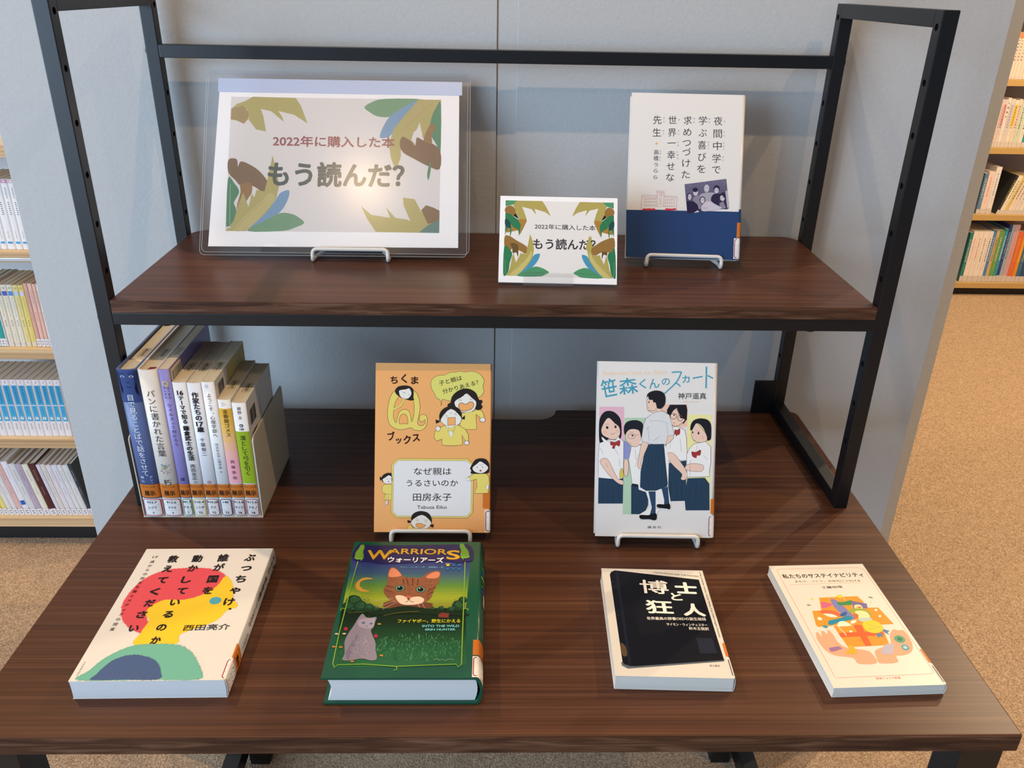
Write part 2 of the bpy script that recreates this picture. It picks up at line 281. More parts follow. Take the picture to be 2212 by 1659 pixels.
'yakan': (137, 198, '''
T|3f3b40|夜|1052|1661|2.7|102|114|0.0
T|3f3b40|間|1053|1511|2.7|102|114|0.0
T|3f3b40|中|1054|1363|2.8|102|113|0.0
T|3f3b40|学|1050|1213|2.8|102|113|0.0
T|3f3b40|で|1053|1077|2.8|102|113|0.0
T|3f3b40|学|869|1663|2.7|101|112|0.0
T|3f3b40|ぶ|871|1515|2.7|101|112|0.0
T|3f3b40|喜|869|1368|2.7|101|112|0.0
T|3f3b40|び|875|1225|2.8|101|112|0.0
T|3f3b40|を|871|1081|2.8|101|112|0.0
T|3f3b40|求|687|1661|2.7|98|109|0.0
T|3f3b40|め|686|1520|2.7|98|109|0.0
T|3f3b40|つ|684|1392|2.7|98|109|0.0
T|3f3b40|づ|687|1279|2.8|98|109|0.0
T|3f3b40|け|688|1146|2.8|98|109|0.0
T|3f3b40|た|686|1009|2.8|98|109|0.0
T|3f3b40|世|503|1659|2.7|98|109|0.0
T|3f3b40|界|503|1511|2.7|98|109|0.0
T|3f3b40|一|502|1382|2.7|98|109|0.0
T|3f3b40|幸|502|1240|2.8|98|109|0.0
T|3f3b40|せ|501|1103|2.8|98|109|0.0
T|3f3b40|な|499|970|2.8|98|109|0.0
T|3f3b40|先|319|1657|2.7|101|113|0.0
T|3f3b40|生|319|1506|2.7|101|113|0.0
P|e8b24a|0|320 1395 326 1381 341 1381 329 1371 334 1357 322 1365 309 1356 313 1371 301 1379 316 1381
T|3f3b40|高|321|1268|2.8|59|66|0.0
T|3f3b40|橋|320|1195|2.8|59|66|0.0
T|3f3b40|う|321|1118|2.8|50|56|0.0
T|3f3b40|ら|322|1045|2.8|50|56|0.0
T|3f3b40|ら|321|968|2.8|50|56|0.0
T|77727a|や|1128|1658|2.7|18|22|0
T|77727a|か|1129|1531|2.7|18|22|0
T|77727a|ん|1130|1491|2.7|18|22|0
T|77727a|ち|1127|1400|2.7|18|22|0
T|77727a|ゅ|1128|1362|2.8|18|22|0
T|77727a|う|1129|1323|2.8|18|22|0
T|77727a|が|1128|1230|2.8|18|22|0
T|77727a|く|1129|1190|2.8|18|22|0
T|77727a|ま|946|1683|2.7|19|22|0
T|77727a|な|947|1643|2.7|19|22|0
T|77727a|よ|944|1405|2.7|18|22|0
T|77727a|ろ|945|1368|2.7|18|22|0
T|77727a|こ|946|1332|2.8|18|22|0
T|77727a|も|764|1685|2.7|19|23|0
T|77727a|と|765|1644|2.7|19|22|0
T|77727a|ぜ|582|1666|2.7|19|23|0
T|77727a|か|580|1535|2.7|19|22|0
T|77727a|い|581|1495|2.7|19|22|0
T|77727a|い|578|1397|2.7|19|22|0
T|77727a|ち|579|1357|2.7|18|22|0
T|77727a|し|578|1280|2.8|18|22|0
T|77727a|あ|579|1242|2.8|18|22|0
T|77727a|わ|581|1203|2.8|18|22|0
T|77727a|せ|398|1681|2.7|19|23|0
T|77727a|ん|400|1641|2.7|19|23|0
T|77727a|せ|395|1529|2.7|19|23|0
T|77727a|い|396|1491|2.7|19|23|0
T|77727a|た|370|1284|2.8|18|22|0
T|77727a|か|371|1254|2.8|18|22|0
T|77727a|は|369|1210|2.8|18|22|0
T|77727a|し|370|1178|2.8|18|22|0
P|29436f|0|-17 565 879 574 1376 577 1395 -5 -4 -6
S|c86a72|2.7|0|0|342 804 440 800 437 784 343 787 342 804
S|c86a72|2.7|0|0|350 788 353 613
S|c86a72|2.7|0|0|434 786 431 617
S|c86a72|2.7|0|0|435 748 594 742 589 581
S|c86a72|2.7|0|0|438 731 593 726
S|c86a72|2.7|0|0|164 748 348 747
S|c86a72|2.7|0|0|162 724 349 725
S|c86a72|2.7|0|0|164 748 162 577
S|c86a72|2.2|1|1|395 776 410 769 412 755 396 742 380 751 379 767
S|c86a72|2.7|0|0|395 768 397 753
S|c86a72|2.2|0|1|384 720 399 721 399 702 384 701
S|c86a72|2.2|0|1|386 687 400 688 400 669 385 669
S|c86a72|2.2|0|1|387 657 401 658 401 640 386 639
S|c86a72|2.2|0|0|442 699 564 703
S|c86a72|2.2|0|0|447 700 447 681
S|c86a72|2.2|0|0|475 701 474 682
S|c86a72|2.2|0|0|502 702 501 683
S|c86a72|2.2|0|0|529 704 528 685
S|c86a72|2.2|0|0|561 705 561 686
S|c86a72|2.2|0|0|443 664 565 667
S|c86a72|2.2|0|0|449 664 448 645
S|c86a72|2.2|0|0|476 666 475 647
S|c86a72|2.2|0|0|503 667 502 648
S|c86a72|2.2|0|0|530 668 529 649
S|c86a72|2.2|0|0|562 670 562 651
S|c86a72|2.2|0|0|445 626 566 629
S|c86a72|2.2|0|0|450 626 449 607
S|c86a72|2.2|0|0|477 628 477 608
S|c86a72|2.2|0|0|504 629 504 610
S|c86a72|2.2|0|0|531 630 531 611
S|c86a72|2.2|0|0|564 632 563 613
S|c86a72|2.2|0|0|192 703 344 707
S|c86a72|2.2|0|0|198 702 197 682
S|c86a72|2.2|0|0|219 703 219 683
S|c86a72|2.2|0|0|247 704 246 684
S|c86a72|2.2|0|0|274 705 273 686
S|c86a72|2.2|0|0|301 707 300 687
S|c86a72|2.2|0|0|328 708 327 688
S|c86a72|2.2|0|0|194 669 345 672
S|c86a72|2.2|0|0|199 667 199 647
S|c86a72|2.2|0|0|221 668 220 648
S|c86a72|2.2|0|0|248 669 247 649
S|c86a72|2.2|0|0|275 670 274 651
S|c86a72|2.2|0|0|302 672 302 652
S|c86a72|2.2|0|0|329 673 329 653
S|c86a72|2.2|0|0|195 629 347 632
S|c86a72|2.2|0|0|200 627 200 607
S|c86a72|2.2|0|0|222 628 222 608
S|c86a72|2.2|0|0|249 629 249 610
S|c86a72|2.2|0|0|276 631 276 611
S|c86a72|2.2|0|0|303 632 303 612
S|c86a72|2.2|0|0|330 633 330 614
P|cf3440|1|181 575 191 586 224 585 256 589 289 586 332 590 335 569 178 564
P|cf3440|1|457 591 500 593 538 592 570 598 587 581 457 567
P|ece8e2|0|331 612 456 614 454 575 332 574
S|c86a72|2.2|0|1|331 612 456 614 454 575 332 574
P|2a2230|0|332 575 454 577 454 572 333 569
G|6c6882 5e5a74 4c4860|676 891 1175 969 1223 618 722 540
P|a9a3b0|1|863 758 900 787 997 800 1052 784 1033 685 865 677
P|c4bcc8|0|976 848 973 827 965 810 952 801 939 800 926 808 917 825 913 845 915 866 924 883 936 893 950 894 963 885 972 869
P|8d8798|0|956 820 955 819 952 817 947 817 943 816 938 817 935 818 934 819 935 821 938 822 942 823 947 823 952 823 955 822
P|8a8596|1|785 722 825 756 874 748 893 651 862 595 795 673
P|c4bcc8|0|843 798 840 780 832 766 821 757 808 757 795 764 787 778 783 795 786 813 793 828 805 836 818 837 831 830 839 816
P|2c2740|0|841 828 838 816 829 806 816 800 801 800 787 804 778 813 774 825 777 837 786 847 799 853 814 854 828 849 838 840
P|2f2a45|1|1009 755 1051 787 1116 782 1140 707 1131 641 1011 689
P|2c2740|0|1103 849 1099 831 1089 815 1074 806 1058 806 1042 813 1031 827 1027 846 1030 864 1040 879 1055 888 1072 889 1088 882 1098 868
P|c4bcc8|0|1091 827 1089 811 1081 799 1071 791 1059 791 1048 797 1040 809 1037 824 1039 840 1046 852 1057 860 1069 860 1080 854 1088 842
P|3a3550|1|1097 715 1137 805 1181 785 1218 618 1132 619
P|c4bcc8|0|1169 741 1166 724 1159 710 1147 701 1134 701 1122 708 1113 721 1110 738 1112 755 1120 769 1132 777 1145 778 1157 771 1166 758
P|2c2740|1|1095 759 1127 799 1171 779 1189 698 1161 740 1128 771 1107 749
P|b9b2bd|0|1170 817 1194 832 1223 624 1202 617
P|8e8499|0|1103 672 1151 696 1186 616 1121 611
P|2b2645|0|708 691 795 687 844 648 857 595 890 564 723 540
P|2c2740|0|773 743 770 723 762 706 750 697 736 696 723 704 714 720 710 740 713 760 721 777 733 786 747 787 760 779 769 763
P|c4bcc8|0|767 740 765 723 759 710 750 702 740 701 731 708 724 721 722 738 723 754 729 768 738 776 748 776 758 769 764 756
P|c9c2cc|1|888 623 935 686 1000 689 1055 659 1137 614 1014 581 906 573
P|2c2740|0|935 707 932 688 922 672 909 663 893 662 879 670 868 685 864 704 867 723 877 739 890 749 906 750 920 742 931 727
P|c4bcc8|0|926 704 923 688 917 675 906 667 895 667 884 673 877 686 874 702 876 718 883 731 893 739 904 739 915 733 923 720
P|d8d0d8|0|799 548 846 581 869 563
S|2c2740|2.7|1|0|905 597 926 620 943 599 959 627
S|9c98ac|2.2|1|0|724 861 745 878 757 862
S|9c98ac|2.2|1|0|1123 929 1150 936 1162 904 1135 886
S|9c98ac|2.2|1|0|907 913 928 923
S|9c98ac|2.2|1|0|705 794 753 802
P|3a3448|0|938 853 938 852 937 851 935 850 933 850 932 851 931 852 930 853 931 854 932 855 933 856 935 856 937 855 938 854
P|3a3448|0|958 854 957 853 956 852 955 851 953 851 951 852 950 853 950 854 950 855 951 856 953 857 954 857 956 856 957 855
S|f4f0f2|2.7|1|0|936 832 945 829 953 833
P|3a3448|0|807 803 806 802 805 801 804 800 802 800 801 801 800 802 799 803 800 804 801 805 802 805 804 806 805 805 806 804
P|3a3448|0|826 804 826 803 825 802 823 801 822 801 820 802 819 802 819 804 819 805 820 806 822 806 823 807 825 806 826 805
S|f4f0f2|2.7|1|0|805 782 813 779 822 783
P|3a3448|0|1058 832 1057 831 1056 830 1055 829 1053 829 1052 829 1051 830 1050 831 1051 833 1052 834 1053 834 1055 834 1056 834 1057 833
P|3a3448|0|1077 833 1077 832 1076 831 1074 830 1073 830 1071 830 1070 831 1070 832 1070 834 1071 835 1073 835 1074 835 1076 835 1077 834
S|f4f0f2|2.7|1|0|1056 811 1064 808 1073 812
P|3a3448|0|1133 746 1133 744 1132 743 1130 743 1129 743 1127 743 1126 744 1126 745 1126 746 1127 747 1128 748 1130 748 1132 748 1133 747
P|3a3448|0|1153 746 1152 745 1151 744 1150 744 1148 744 1146 744 1145 745 1145 746 1145 747 1146 748 1148 749 1150 749 1151 749 1152 748
S|f4f0f2|2.7|1|0|1131 725 1140 721 1148 726
P|3a3448|0|739 745 739 744 738 743 736 742 735 742 733 743 732 744 732 745 732 746 733 747 734 748 736 748 738 747 739 746
P|3a3448|0|757 746 756 745 755 744 754 743 752 743 751 744 749 744 749 746 749 747 750 748 752 748 754 749 755 748 756 747
S|f4f0f2|2.7|1|0|736 724 745 721 753 725
P|3a3448|0|894 709 894 708 893 707 892 706 890 706 888 707 887 708 887 709 887 710 888 711 890 712 891 712 893 711 894 710
P|3a3448|0|912 710 912 709 911 708 909 707 907 707 906 708 905 709 904 710 905 711 906 712 907 713 909 713 910 712 912 711
S|f4f0f2|2.7|1|0|891 688 900 685 909 689
'''),
'buc': (134, 186.7, '''
P|e0525c|1|403 588 284 653 178 755 113 883 81 1016 88 1186 143 1349 240 1461 368 1522 554 1542 740 1534 872 1480 955 1408 950 1268 849 1145 702 1054 604 1043 482 1046 402 983 369 907 375 805 428 707 433 610
F|e0525c|420|2.6|0.9|403 588 284 653 178 755 113 883 81 1016 88 1186 143 1349 240 1461 368 1522 554 1542 740 1534 872 1480 955 1408 950 1268 849 1145 702 1054 604 1043 482 1046 402 983 369 907 375 805 428 707 433 610
P|f0cc30|1|955 1408 1027 1337 1091 1210 1121 1070 1196 951 1112 889 1063 771 976 697 835 616 778 579 763 538 764 445 399 441 405 582 409 650 418 763 365 833 354 921 397 997 480 1051 653 1050 805 1120 913 1251
F|f0cc30|300|2.2|0.9|955 1408 1027 1337 1091 1210 1121 1070 1196 951 1112 889 1063 771 976 697 835 616 778 579 763 538 764 445 399 441 405 582 409 650 418 763 365 833 354 921 397 997 480 1051 653 1050 805 1120 913 1251
P|52aac0|0|1014 1049 1017 1024 1009 1001 991 985 967 978 942 982 920 997 906 1018 902 1043 910 1066 928 1083 952 1089 978 1085 1000 1071
P|72b8a4|1|83 13 129 124 187 248 283 353 388 421 512 440 680 442 818 420 935 345 1024 233 1096 112 1107 10 678 13
F|72b8a4|420|2.8|1.1|83 13 129 124 187 248 283 353 388 421 512 440 680 442 818 420 935 345 1024 233 1096 112 1107 10 678 13
P|49608c|1|196 16 210 78 239 163 288 245 378 298 484 307 609 266 695 200 744 115 766 15 500 16
F|49608c|260|2.0|1.0|196 16 210 78 239 163 288 245 378 298 484 307 609 266 695 200 744 115 766 15 500 16
T|1f1a1c|ぶ|1128|1708|2.6|110|131|0.038
T|1f1a1c|っ|1133|1546|2.5|108|129|0.038
T|1f1a1c|ち|1121|1360|2.4|106|126|0.038
T|1f1a1c|ゃ|1111|1192|2.2|104|123|0.038
T|1f1a1c|け|1099|1016|2.1|102|121|0.038
T|1f1a1c|誰|850|1704|2.6|108|128|0.038
T|1f1a1c|が|849|1547|2.5|106|126|0.038
T|1f1a1c|国|841|1362|2.4|103|123|0.038
T|1f1a1c|を|843|1184|2.2|101|121|0.038
T|1f1a1c|動|585|1695|2.7|101|121|0.038
T|1f1a1c|か|589|1535|2.5|100|118|0.038
T|1f1a1c|し|580|1354|2.4|98|116|0.038
T|1f1a1c|て|591|1182|2.3|96|114|0.038
T|1f1a1c|い|579|1012|2.1|94|111|0.038
T|1f1a1c|る|571|841|2.0|92|109|0.038
T|1f1a1c|の|569|663|1.9|90|107|0.038
T|1f1a1c|か|576|492|1.7|88|105|0.038
T|1f1a1c|教|336|1689|2.7|101|120|0.038
T|1f1a1c|え|335|1528|2.5|99|118|0.038
T|1f1a1c|て|343|1349|2.4|97|115|0.038
T|1f1a1c|く|328|1172|2.3|95|113|0.038
T|1f1a1c|だ|338|1003|2.1|93|111|0.038
T|1f1a1c|さ|321|839|2.0|91|109|0.038
T|1f1a1c|い|317|654|1.9|89|106|0.038
P|1f1a1c|0|1150 912 1150 907 1147 903 1142 901 1136 900 1129 902 1125 906 1122 911 1122 917 1125 921 1130 923 1136 923 1142 921 1147 917
T|1f1a1c|西田亮介|988|657|1.5|428|84|0.006
T|1f1a1c|17|140|1724|2.7|54|45|0.006
V|1f1a1c|歳からの民主主義とメディアの授業|137|1645|124|641|45|0.006
V|5a5250|日本実業出版社|49|220|51|68|18|0
'''),
'war': (135.5, 193.1, '''
G|2e2a6c 34387a 3c5a7a 5c8a3c 9aa832 7a7a34|17 1779 1249 1771 1215 850 39 855
G|15241a 182c1c 1c4426 256038 2a6640|34 885 1214 888 1245 152 75 122
P|e2a040|1|275 1317 224 1338 160 1323 117 1246 128 1172 187 1128 267 1130 205 1158 160 1206 157 1272 206 1307
P|1d3a26|0|213 982 211 942 194 909 165 891 130 890 97 907 70 939 56 979 58 1020 74 1053 103 1073 139 1073 173 1056 199 1023
P|2b5236|0|187 1004 185 981 175 962 158 952 137 951 116 961 101 979 92 1002 94 1025 104 1044 121 1054 143 1055 163 1045 179 1027
P|1d3a26|0|280 906 278 869 262 839 236 822 204 821 172 837 148 866 135 903 137 941 153 971 180 989 212 990 244 973 268 943
P|2b5236|0|257 927 255 906 246 889 229 879 210 879 191 888 177 904 170 925 171 947 181 964 197 974 216 974 235 965 250 948
P|1d3a26|0|156 903 155 872 141 846 119 831 91 831 64 844 43 869 32 901 33 933 46 959 69 974 97 975 124 961 145 935
P|2b5236|0|136 925 135 907 127 892 113 884 97 883 81 891 68 905 62 923 63 941 71 956 85 964 101 965 117 957 130 943
P|1d3a26|0|345 892 343 866 331 844 312 832 289 832 267 843 250 864 241 890 243 917 254 938 273 951 297 951 319 940 336 919
P|2b5236|0|329 913 328 898 321 886 310 879 296 879 282 885 272 897 267 912 268 927 275 939 287 946 301 947 314 940 324 928
P|1d3a26|0|394 870 392 852 384 837 371 828 355 828 339 836 328 850 322 869 323 887 331 902 344 911 361 911 376 903 388 889
P|2b5236|0|385 892 384 881 379 873 371 868 361 868 352 872 345 880 342 891 342 901 347 910 356 915 365 915 375 910 382 902
P|1d3a26|0|1205 926 1199 894 1183 868 1158 854 1131 853 1106 867 1087 892 1080 923 1085 956 1101 982 1126 997 1154 998 1179 984 1198 958
P|2b5236|0|1187 947 1184 929 1174 915 1159 906 1143 906 1128 914 1117 928 1112 946 1115 964 1125 979 1140 987 1157 988 1172 980 1183 966
P|1d3a26|0|1223 1004 1220 983 1209 965 1192 955 1174 955 1157 964 1144 981 1139 1003 1143 1025 1154 1042 1171 1053 1189 1053 1207 1044 1219 1026
P|2b5236|0|1214 1026 1212 1014 1206 1004 1196 998 1184 998 1174 1003 1167 1013 1164 1025 1166 1038 1173 1048 1183 1053 1194 1054 1204 1048 1212 1039
P|1d3a26|0|922 866 919 848 910 833 896 824 880 824 865 832 854 846 850 865 852 883 861 899 875 907 891 908 906 900 917 885
P|2b5236|0|914 888 913 877 907 869 899 864 889 864 880 868 874 876 871 887 872 897 878 906 886 911 896 911 905 906 912 898
P|1d3a26|0|1009 876 1007 860 999 847 987 840 973 840 961 846 951 859 947 875 949 891 957 904 969 911 983 911 996 904 1005 892
P|2b5236|0|1004 897 1003 888 998 881 991 877 982 877 975 880 969 888 967 896 968 905 973 913 980 917 989 917 996 913 1002 906
P|1d3a26|0|1108 863 1105 844 1096 829 1082 821 1066 821 1051 828 1040 843 1036 861 1039 880 1048 895 1062 904 1078 904 1093 896 1104 881
P|2b5236|0|1101 884 1099 874 1094 865 1085 860 1076 860 1067 864 1060 873 1058 883 1059 894 1065 902 1074 907 1083 907 1092 903 1099 894
H|3a6a44 17301e 4a7a50|220|18.1|95.0|11.5|10.8|1.2|1.2|0.35
H|3a6a44 17301e 4a7a50|110|115.2|94.1|6.3|9.3|1.2|1.2|0.35
H|24402a 0f1a14 3a5a38|200|63.3|80.7|53.3|6.0|1.4|1.4|0.3
P|6e4433|1|438 894 469 988 848 965 893 919 834 872 645 899
P|8c5a40|1|423 1261 415 1431 440 1501 493 1476 582 1349 648 1342 747 1336 818 1414 893 1445 940 1417 940 1290 899 1157 874 1044 827 972 725 931 620 941 512 973 429 1066 400 1146 412 1212
P|d88868|1|427 1354 425 1440 447 1487 494 1464 552 1374 495 1347
P|d88868|1|800 1346 851 1406 904 1433 937 1405 921 1340 856 1321
S|5a3424|10.9|1|0|605 1333 637 1217
S|5a3424|10.9|1|0|671 1334 675 1217
S|5a3424|10.8|1|0|574 1315 593 1232
S|5a3424|10.9|1|0|726 1319 723 1219
S|5a3424|10.6|1|0|420 1146 497 1116
S|5a3424|10.6|1|0|890 1124 830 1075
S|5a3424|10.7|1|0|423 1212 501 1181
S|5a3424|10.7|1|0|908 1190 836 1139
P|e6cdb8|1|525 1052 576 1069 632 1039 657 992 685 1037 758 1050 808 1011 786 956 694 931 588 947
H|7a4c36 a06e50 b4866a 6a3e2a|110|66.5|126.7|8.6|7.0|1.6|1.57|0.22
H|7a4c36 a06e50 b4866a 6a3e2a|110|49.5|124.6|5.4|8.3|1.6|2.2|0.22
H|7a4c36 a06e50 b4866a 6a3e2a|110|84.6|123.8|5.4|9.1|1.6|0.9|0.22
H|7a4c36 a06e50 b4866a 6a3e2a|110|48.3|109.9|4.2|6.4|1.6|2.9|0.22
H|7a4c36 a06e50 b4866a 6a3e2a|110|84.0|107.5|3.7|6.4|1.6|0.2|0.22
H|7a4c36 a06e50 b4866a 6a3e2a|110|64.9|114.3|5.3|6.5|1.6|1.57|0.22
H|f0e0d0 dcc0a8 fff4e8|90|66.7|100.0|11.5|4.7|1.2|1.57|0.2
P|20342c|0|605 1175 602 1154 590 1138 573 1128 552 1128 532 1136 517 1152 511 1173 513 1193 525 1210 543 1220 564 1220 584 1212 598 1195
P|6aa890|0|599 1175 597 1157 587 1143 571 1135 552 1134 535 1142 522 1155 516 1173 518 1191 529 1205 545 1214 563 1214 581 1206 594 1192
P|14181c|0|588 1175 586 1160 579 1149 567 1142 554 1142 542 1148 532 1159 528 1173 529 1187 537 1199 548 1206 561 1206 574 1200 583 1189
P|e8f0e8|0|554 1190 554 1187 552 1185 550 1184 547 1184 544 1185 542 1187 541 1190 542 1193 543 1195 546 1196 548 1196 551 1195 553 1193
P|20342c|0|809 1155 806 1135 794 1118 776 1109 756 1108 736 1117 722 1133 716 1153 719 1174 730 1190 749 1200 770 1200 789 1192 803 1175
P|6aa890|0|804 1155 801 1137 791 1123 775 1115 756 1114 739 1122 726 1136 721 1153 724 1171 734 1185 750 1193 769 1194 786 1186 799 1172
P|14181c|0|792 1155 790 1141 783 1129 772 1123 758 1122 746 1128 737 1139 733 1153 735 1167 742 1179 753 1186 767 1186 779 1180 788 1169
P|e8f0e8|0|759 1170 759 1167 757 1165 755 1164 752 1164 749 1165 747 1167 746 1170 747 1173 748 1175 751 1176 754 1176 756 1175 758 1173
P|d0604a|0|625 1062 683 1059 660 1020
S|4a2a20|4.2|1|0|658 1020 653 979 628 968
S|4a2a20|4.2|1|0|660 1020 685 977 712 970
S|d8c8c0|3.1|1|0|532 989 355 892
S|d8c8c0|3.1|1|0|545 966 383 832
S|d8c8c0|3.1|1|0|785 971 835 857
S|d8c8c0|3.2|1|0|507 1020 333 985
S|d8c8c0|3.1|1|0|744 955 805 841
P|1a2c1e|1|320 838 461 872 623 914 770 894 896 866 1083 839 1208 820 1209 775 674 808 327 786
S|7a6a30|5.1|1|0|441 776 590 821 774 840
P|7a3a30|0|957 792 991 822 1059 809 1057 749 964 754
S|7a6a30|4.1|1|0|107 819 260 829
H|3a8a54 5aa070 2a7044 7ab48c 1c5434|520|79.2|35.4|40.9|17.5|3.2|1.5|0.25
H|2a6a3c 3a7a4c|160|16.8|28.7|10.6|14.6|3.0|1.5|0.25
P|8c8494|1|188 650 211 738 243 802 285 755 332 748 382 754 376 683 373 625 353 581 377 511 412 428 430 319 452 220 402 200 322 224 229 203 152 208 159 287 136 422 147 520
P|a39cae|1|223 651 228 724 333 741 363 742 371 639 330 602 268 615
P|7a7284|1|168 287 212 452 239 536 240 397 211 262 200 209
P|5a6a9a|0|286 678 285 672 282 667 275 664 268 664 261 666 256 671 254 678 255 684 258 689 264 692 272 692 278 689 284 684
P|5a6a9a|0|356 668 356 662 352 658 347 655 341 655 335 657 330 662 328 667 329 673 332 678 337 680 344 681 350 678 354 674
S|3a3440|3.0|1|0|298 638 308 623 316 635
H|7c7488 a49cb0 948ca0 b8b0c0|260|28.7|37.1|9.3|14.2|2.4|-1.4|0.25
H|b4acc0 9890a6|50|29.5|68.1|6.1|5.1|1.0|-1.2|0.2
P|5a6a9a|0|286 678 285 672 282 667 275 664 268 664 261 666 256 671 254 678 255 684 258 689 264 692 272 692 278 689 284 684
P|5a6a9a|0|356 668 356 662 352 658 347 655 341 655 335 657 330 662 328 667 329 673 332 678 337 680 344 681 350 678 354 674
S|3a3440|3.0|1|0|298 638 308 623 316 635
P|a83048|0|138 598 138 587 135 578 128 573 120 573 112 578 106 586 102 598 102 609 106 618 112 623 120 623 128 618 135 609
P|a83048|0|426 505 425 494 421 485 415 480 407 480 399 485 393 493 390 504 390 515 394 524 401 529 409 529 416 524 422 516
P|c8b8a0|0|64 533 63 528 58 524 52 521 44 521 36 523 31 527 28 532 29 537 33 541 40 543 48 543 56 541 61 537
P|c8b8a0|0|133 534 132 529 128 525 121 523 113 523 106 525 100 528 97 533 98 538 103 542 110 545 118 545 125 543 131 539
P|c88030|0|66 369 65 364 61 360 54 358 46 358 39 360 33 363 31 368 32 373 36 377 43 379 51 379 58 377 63 374
P|c88030|0|130 365 129 360 125 356 118 354 110 354 103 356 98 359 95 364 96 369 100 373 107 375 115 375 122 373 128 369
P|c88030|0|503 261 502 256 498 252 491 250 483 250 476 252 471 256 469 260 470 265 474 269 481 271 489 271 496 269 501 265
P|c88030|0|258 190 257 186 253 182 246 180 238 180 231 182 226 185 224 190 225 194 229 198 235 200 243 200 250 198 256 195
P|a88840|0|437 662 436 657 431 653 424 651 416 651 408 653 403 657 401 662 402 667 406 671 413 673 421 673 429 671 434 667
S|7fae3a|10.1|0|0|86 1617 73 1254 73 871 68 519 76 161 100 116 119 149 350 157 629 129 922 145 1155 156 1170 122 1200 151 1196 472 1193 880 1185 1606
S|7fae3a|9.3|0|0|73 871 30 878 33 843
S|7fae3a|9.3|0|0|1196 872 1237 873 1236 847
S|7fae3a|8.5|0|0|634 129 642 95 615 82
P|2a2456|1|41 1616 8 1687 32 1836 92 1903 190 1858 1086 1880 1201 1882 1260 1790 1269 1626 1208 1589 1086 1569 984 1602 385 1552 203 1584 90 1590
P|6a9a34|1|48 1639 40 1734 62 1808 74 1869 85 1865 94 1877 117 1847 119 1800 115 1754 131 1681 128 1627 79 1622
S|8cc048|7.9|1|0|38 1652 75 1631 118 1644 113 1603
P|6a9a34|1|1223 1667 1215 1761 1180 1835 1158 1895 1147 1891 1137 1902 1119 1871 1125 1824 1137 1778 1133 1705 1145 1650 1196 1648
S|8cc048|7.9|1|0|1231 1680 1198 1657 1152 1669 1165 1627
T|6a3a10|W|296|1701|1.3|254|214|0.02
T|6a3a10|ARRIOR|692|1754|-0.9|601|127|0.01
T|6a3a10|S|1064|1701|1.3|138|209|0.02
T|d8a82c|W|291|1708|1.3|254|214|0.02
T|d8a82c|ARRIOR|687|1761|-0.9|602|127|0.01
T|d8a82c|S|1059|1708|1.3|138|209|0.02
T|f0f0f0|ウォーリアーズ|675|1615|-1.0|577|99|0.025
T|7ab8d8|エリン・ハンター・作|653|1497|-0.3|247|33|0
T|7ab8d8|金原瑞人・訳|891|1495|-0.7|152|33|0
P|e0d040|0|1028 1528 1026 1522 1022 1517 1016 1514 1009 1514 1003 1517 998 1522 997 1528 998 1534 1002 1539 1008 1542 1015 1542 1021 1539 1026 1534
P|e0d040|0|998 1549 997 1545 996 1542 995 1540 993 1540 991 1542 989 1545 989 1549 989 1552 990 1556 992 1557 994 1557 996 1556 997 1553
P|e0d040|0|1009 1549 1009 1545 1008 1542 1006 1540 1004 1540 1002 1542 1001 1545 1000 1549 1000 1553 1001 1556 1003 1558 1005 1558 1007 1556 1008 1553
P|e0d040|0|1022 1549 1022 1546 1021 1543 1019 1541 1017 1541 1015 1542 1014 1545 1013 1549 1014 1553 1015 1556 1016 1558 1018 1558 1020 1556 1022 1553
P|e0d040|0|1033 1550 1033 1546 1032 1543 1030 1541 1028 1541 1026 1543 1025 1546 1024 1549 1025 1553 1026 1556 1028 1558 1030 1558 1031 1557 1033 1554
P|2a70a8|0|1086 1530 1085 1524 1081 1519 1075 1516 1068 1516 1062 1518 1057 1523 1055 1529 1057 1535 1061 1540 1067 1543 1074 1543 1080 1541 1085 1536
P|2a70a8|0|1057 1550 1056 1546 1055 1543 1054 1542 1052 1542 1050 1543 1048 1546 1048 1550 1048 1554 1049 1557 1051 1559 1053 1559 1055 1557 1056 1554
P|2a70a8|0|1068 1550 1068 1547 1066 1544 1065 1542 1063 1542 1061 1543 1060 1546 1059 1550 1059 1554 1060 1557 1062 1559 1064 1559 1066 1557 1067 1554
P|2a70a8|0|1081 1551 1081 1547 1080 1544 1078 1542 1076 1542 1074 1544 1073 1547 1072 1551 1073 1554 1074 1558 1075 1559 1077 1559 1079 1558 1081 1555
P|2a70a8|0|1092 1551 1092 1547 1091 1544 1089 1542 1087 1542 1085 1544 1084 1547 1083 1551 1084 1555 1085 1558 1087 1560 1089 1560 1090 1558 1092 1555
P|2a70a8|0|1145 1528 1144 1521 1140 1517 1134 1514 1127 1513 1121 1516 1116 1521 1114 1527 1116 1533 1120 1538 1126 1541 1133 1541 1139 1538 1144 1534
P|2a70a8|0|1116 1548 1116 1544 1114 1541 1113 1539 1111 1539 1109 1541 1107 1544 1107 1548 1107 1552 1108 1555 1110 1557 1112 1557 1114 1555 1115 1552
P|2a70a8|0|1127 1548 1127 1544 1126 1541 1124 1540 1122 1540 1120 1541 1119 1544 1118 1548 1118 1552 1119 1555 1121 1557 1123 1557 1125 1555 1126 1552
P|2a70a8|0|1140 1549 1140 1545 1139 1542 1137 1540 1135 1540 1133 1542 1132 1545 1131 1548 1132 1552 1133 1555 1135 1557 1137 1557 1138 1555 1140 1552
P|2a70a8|0|1151 1549 1151 1545 1150 1542 1148 1540 1146 1540 1144 1542 1143 1545 1143 1549 1143 1553 1144 1556 1146 1557 1148 1557 1150 1556 1151 1553
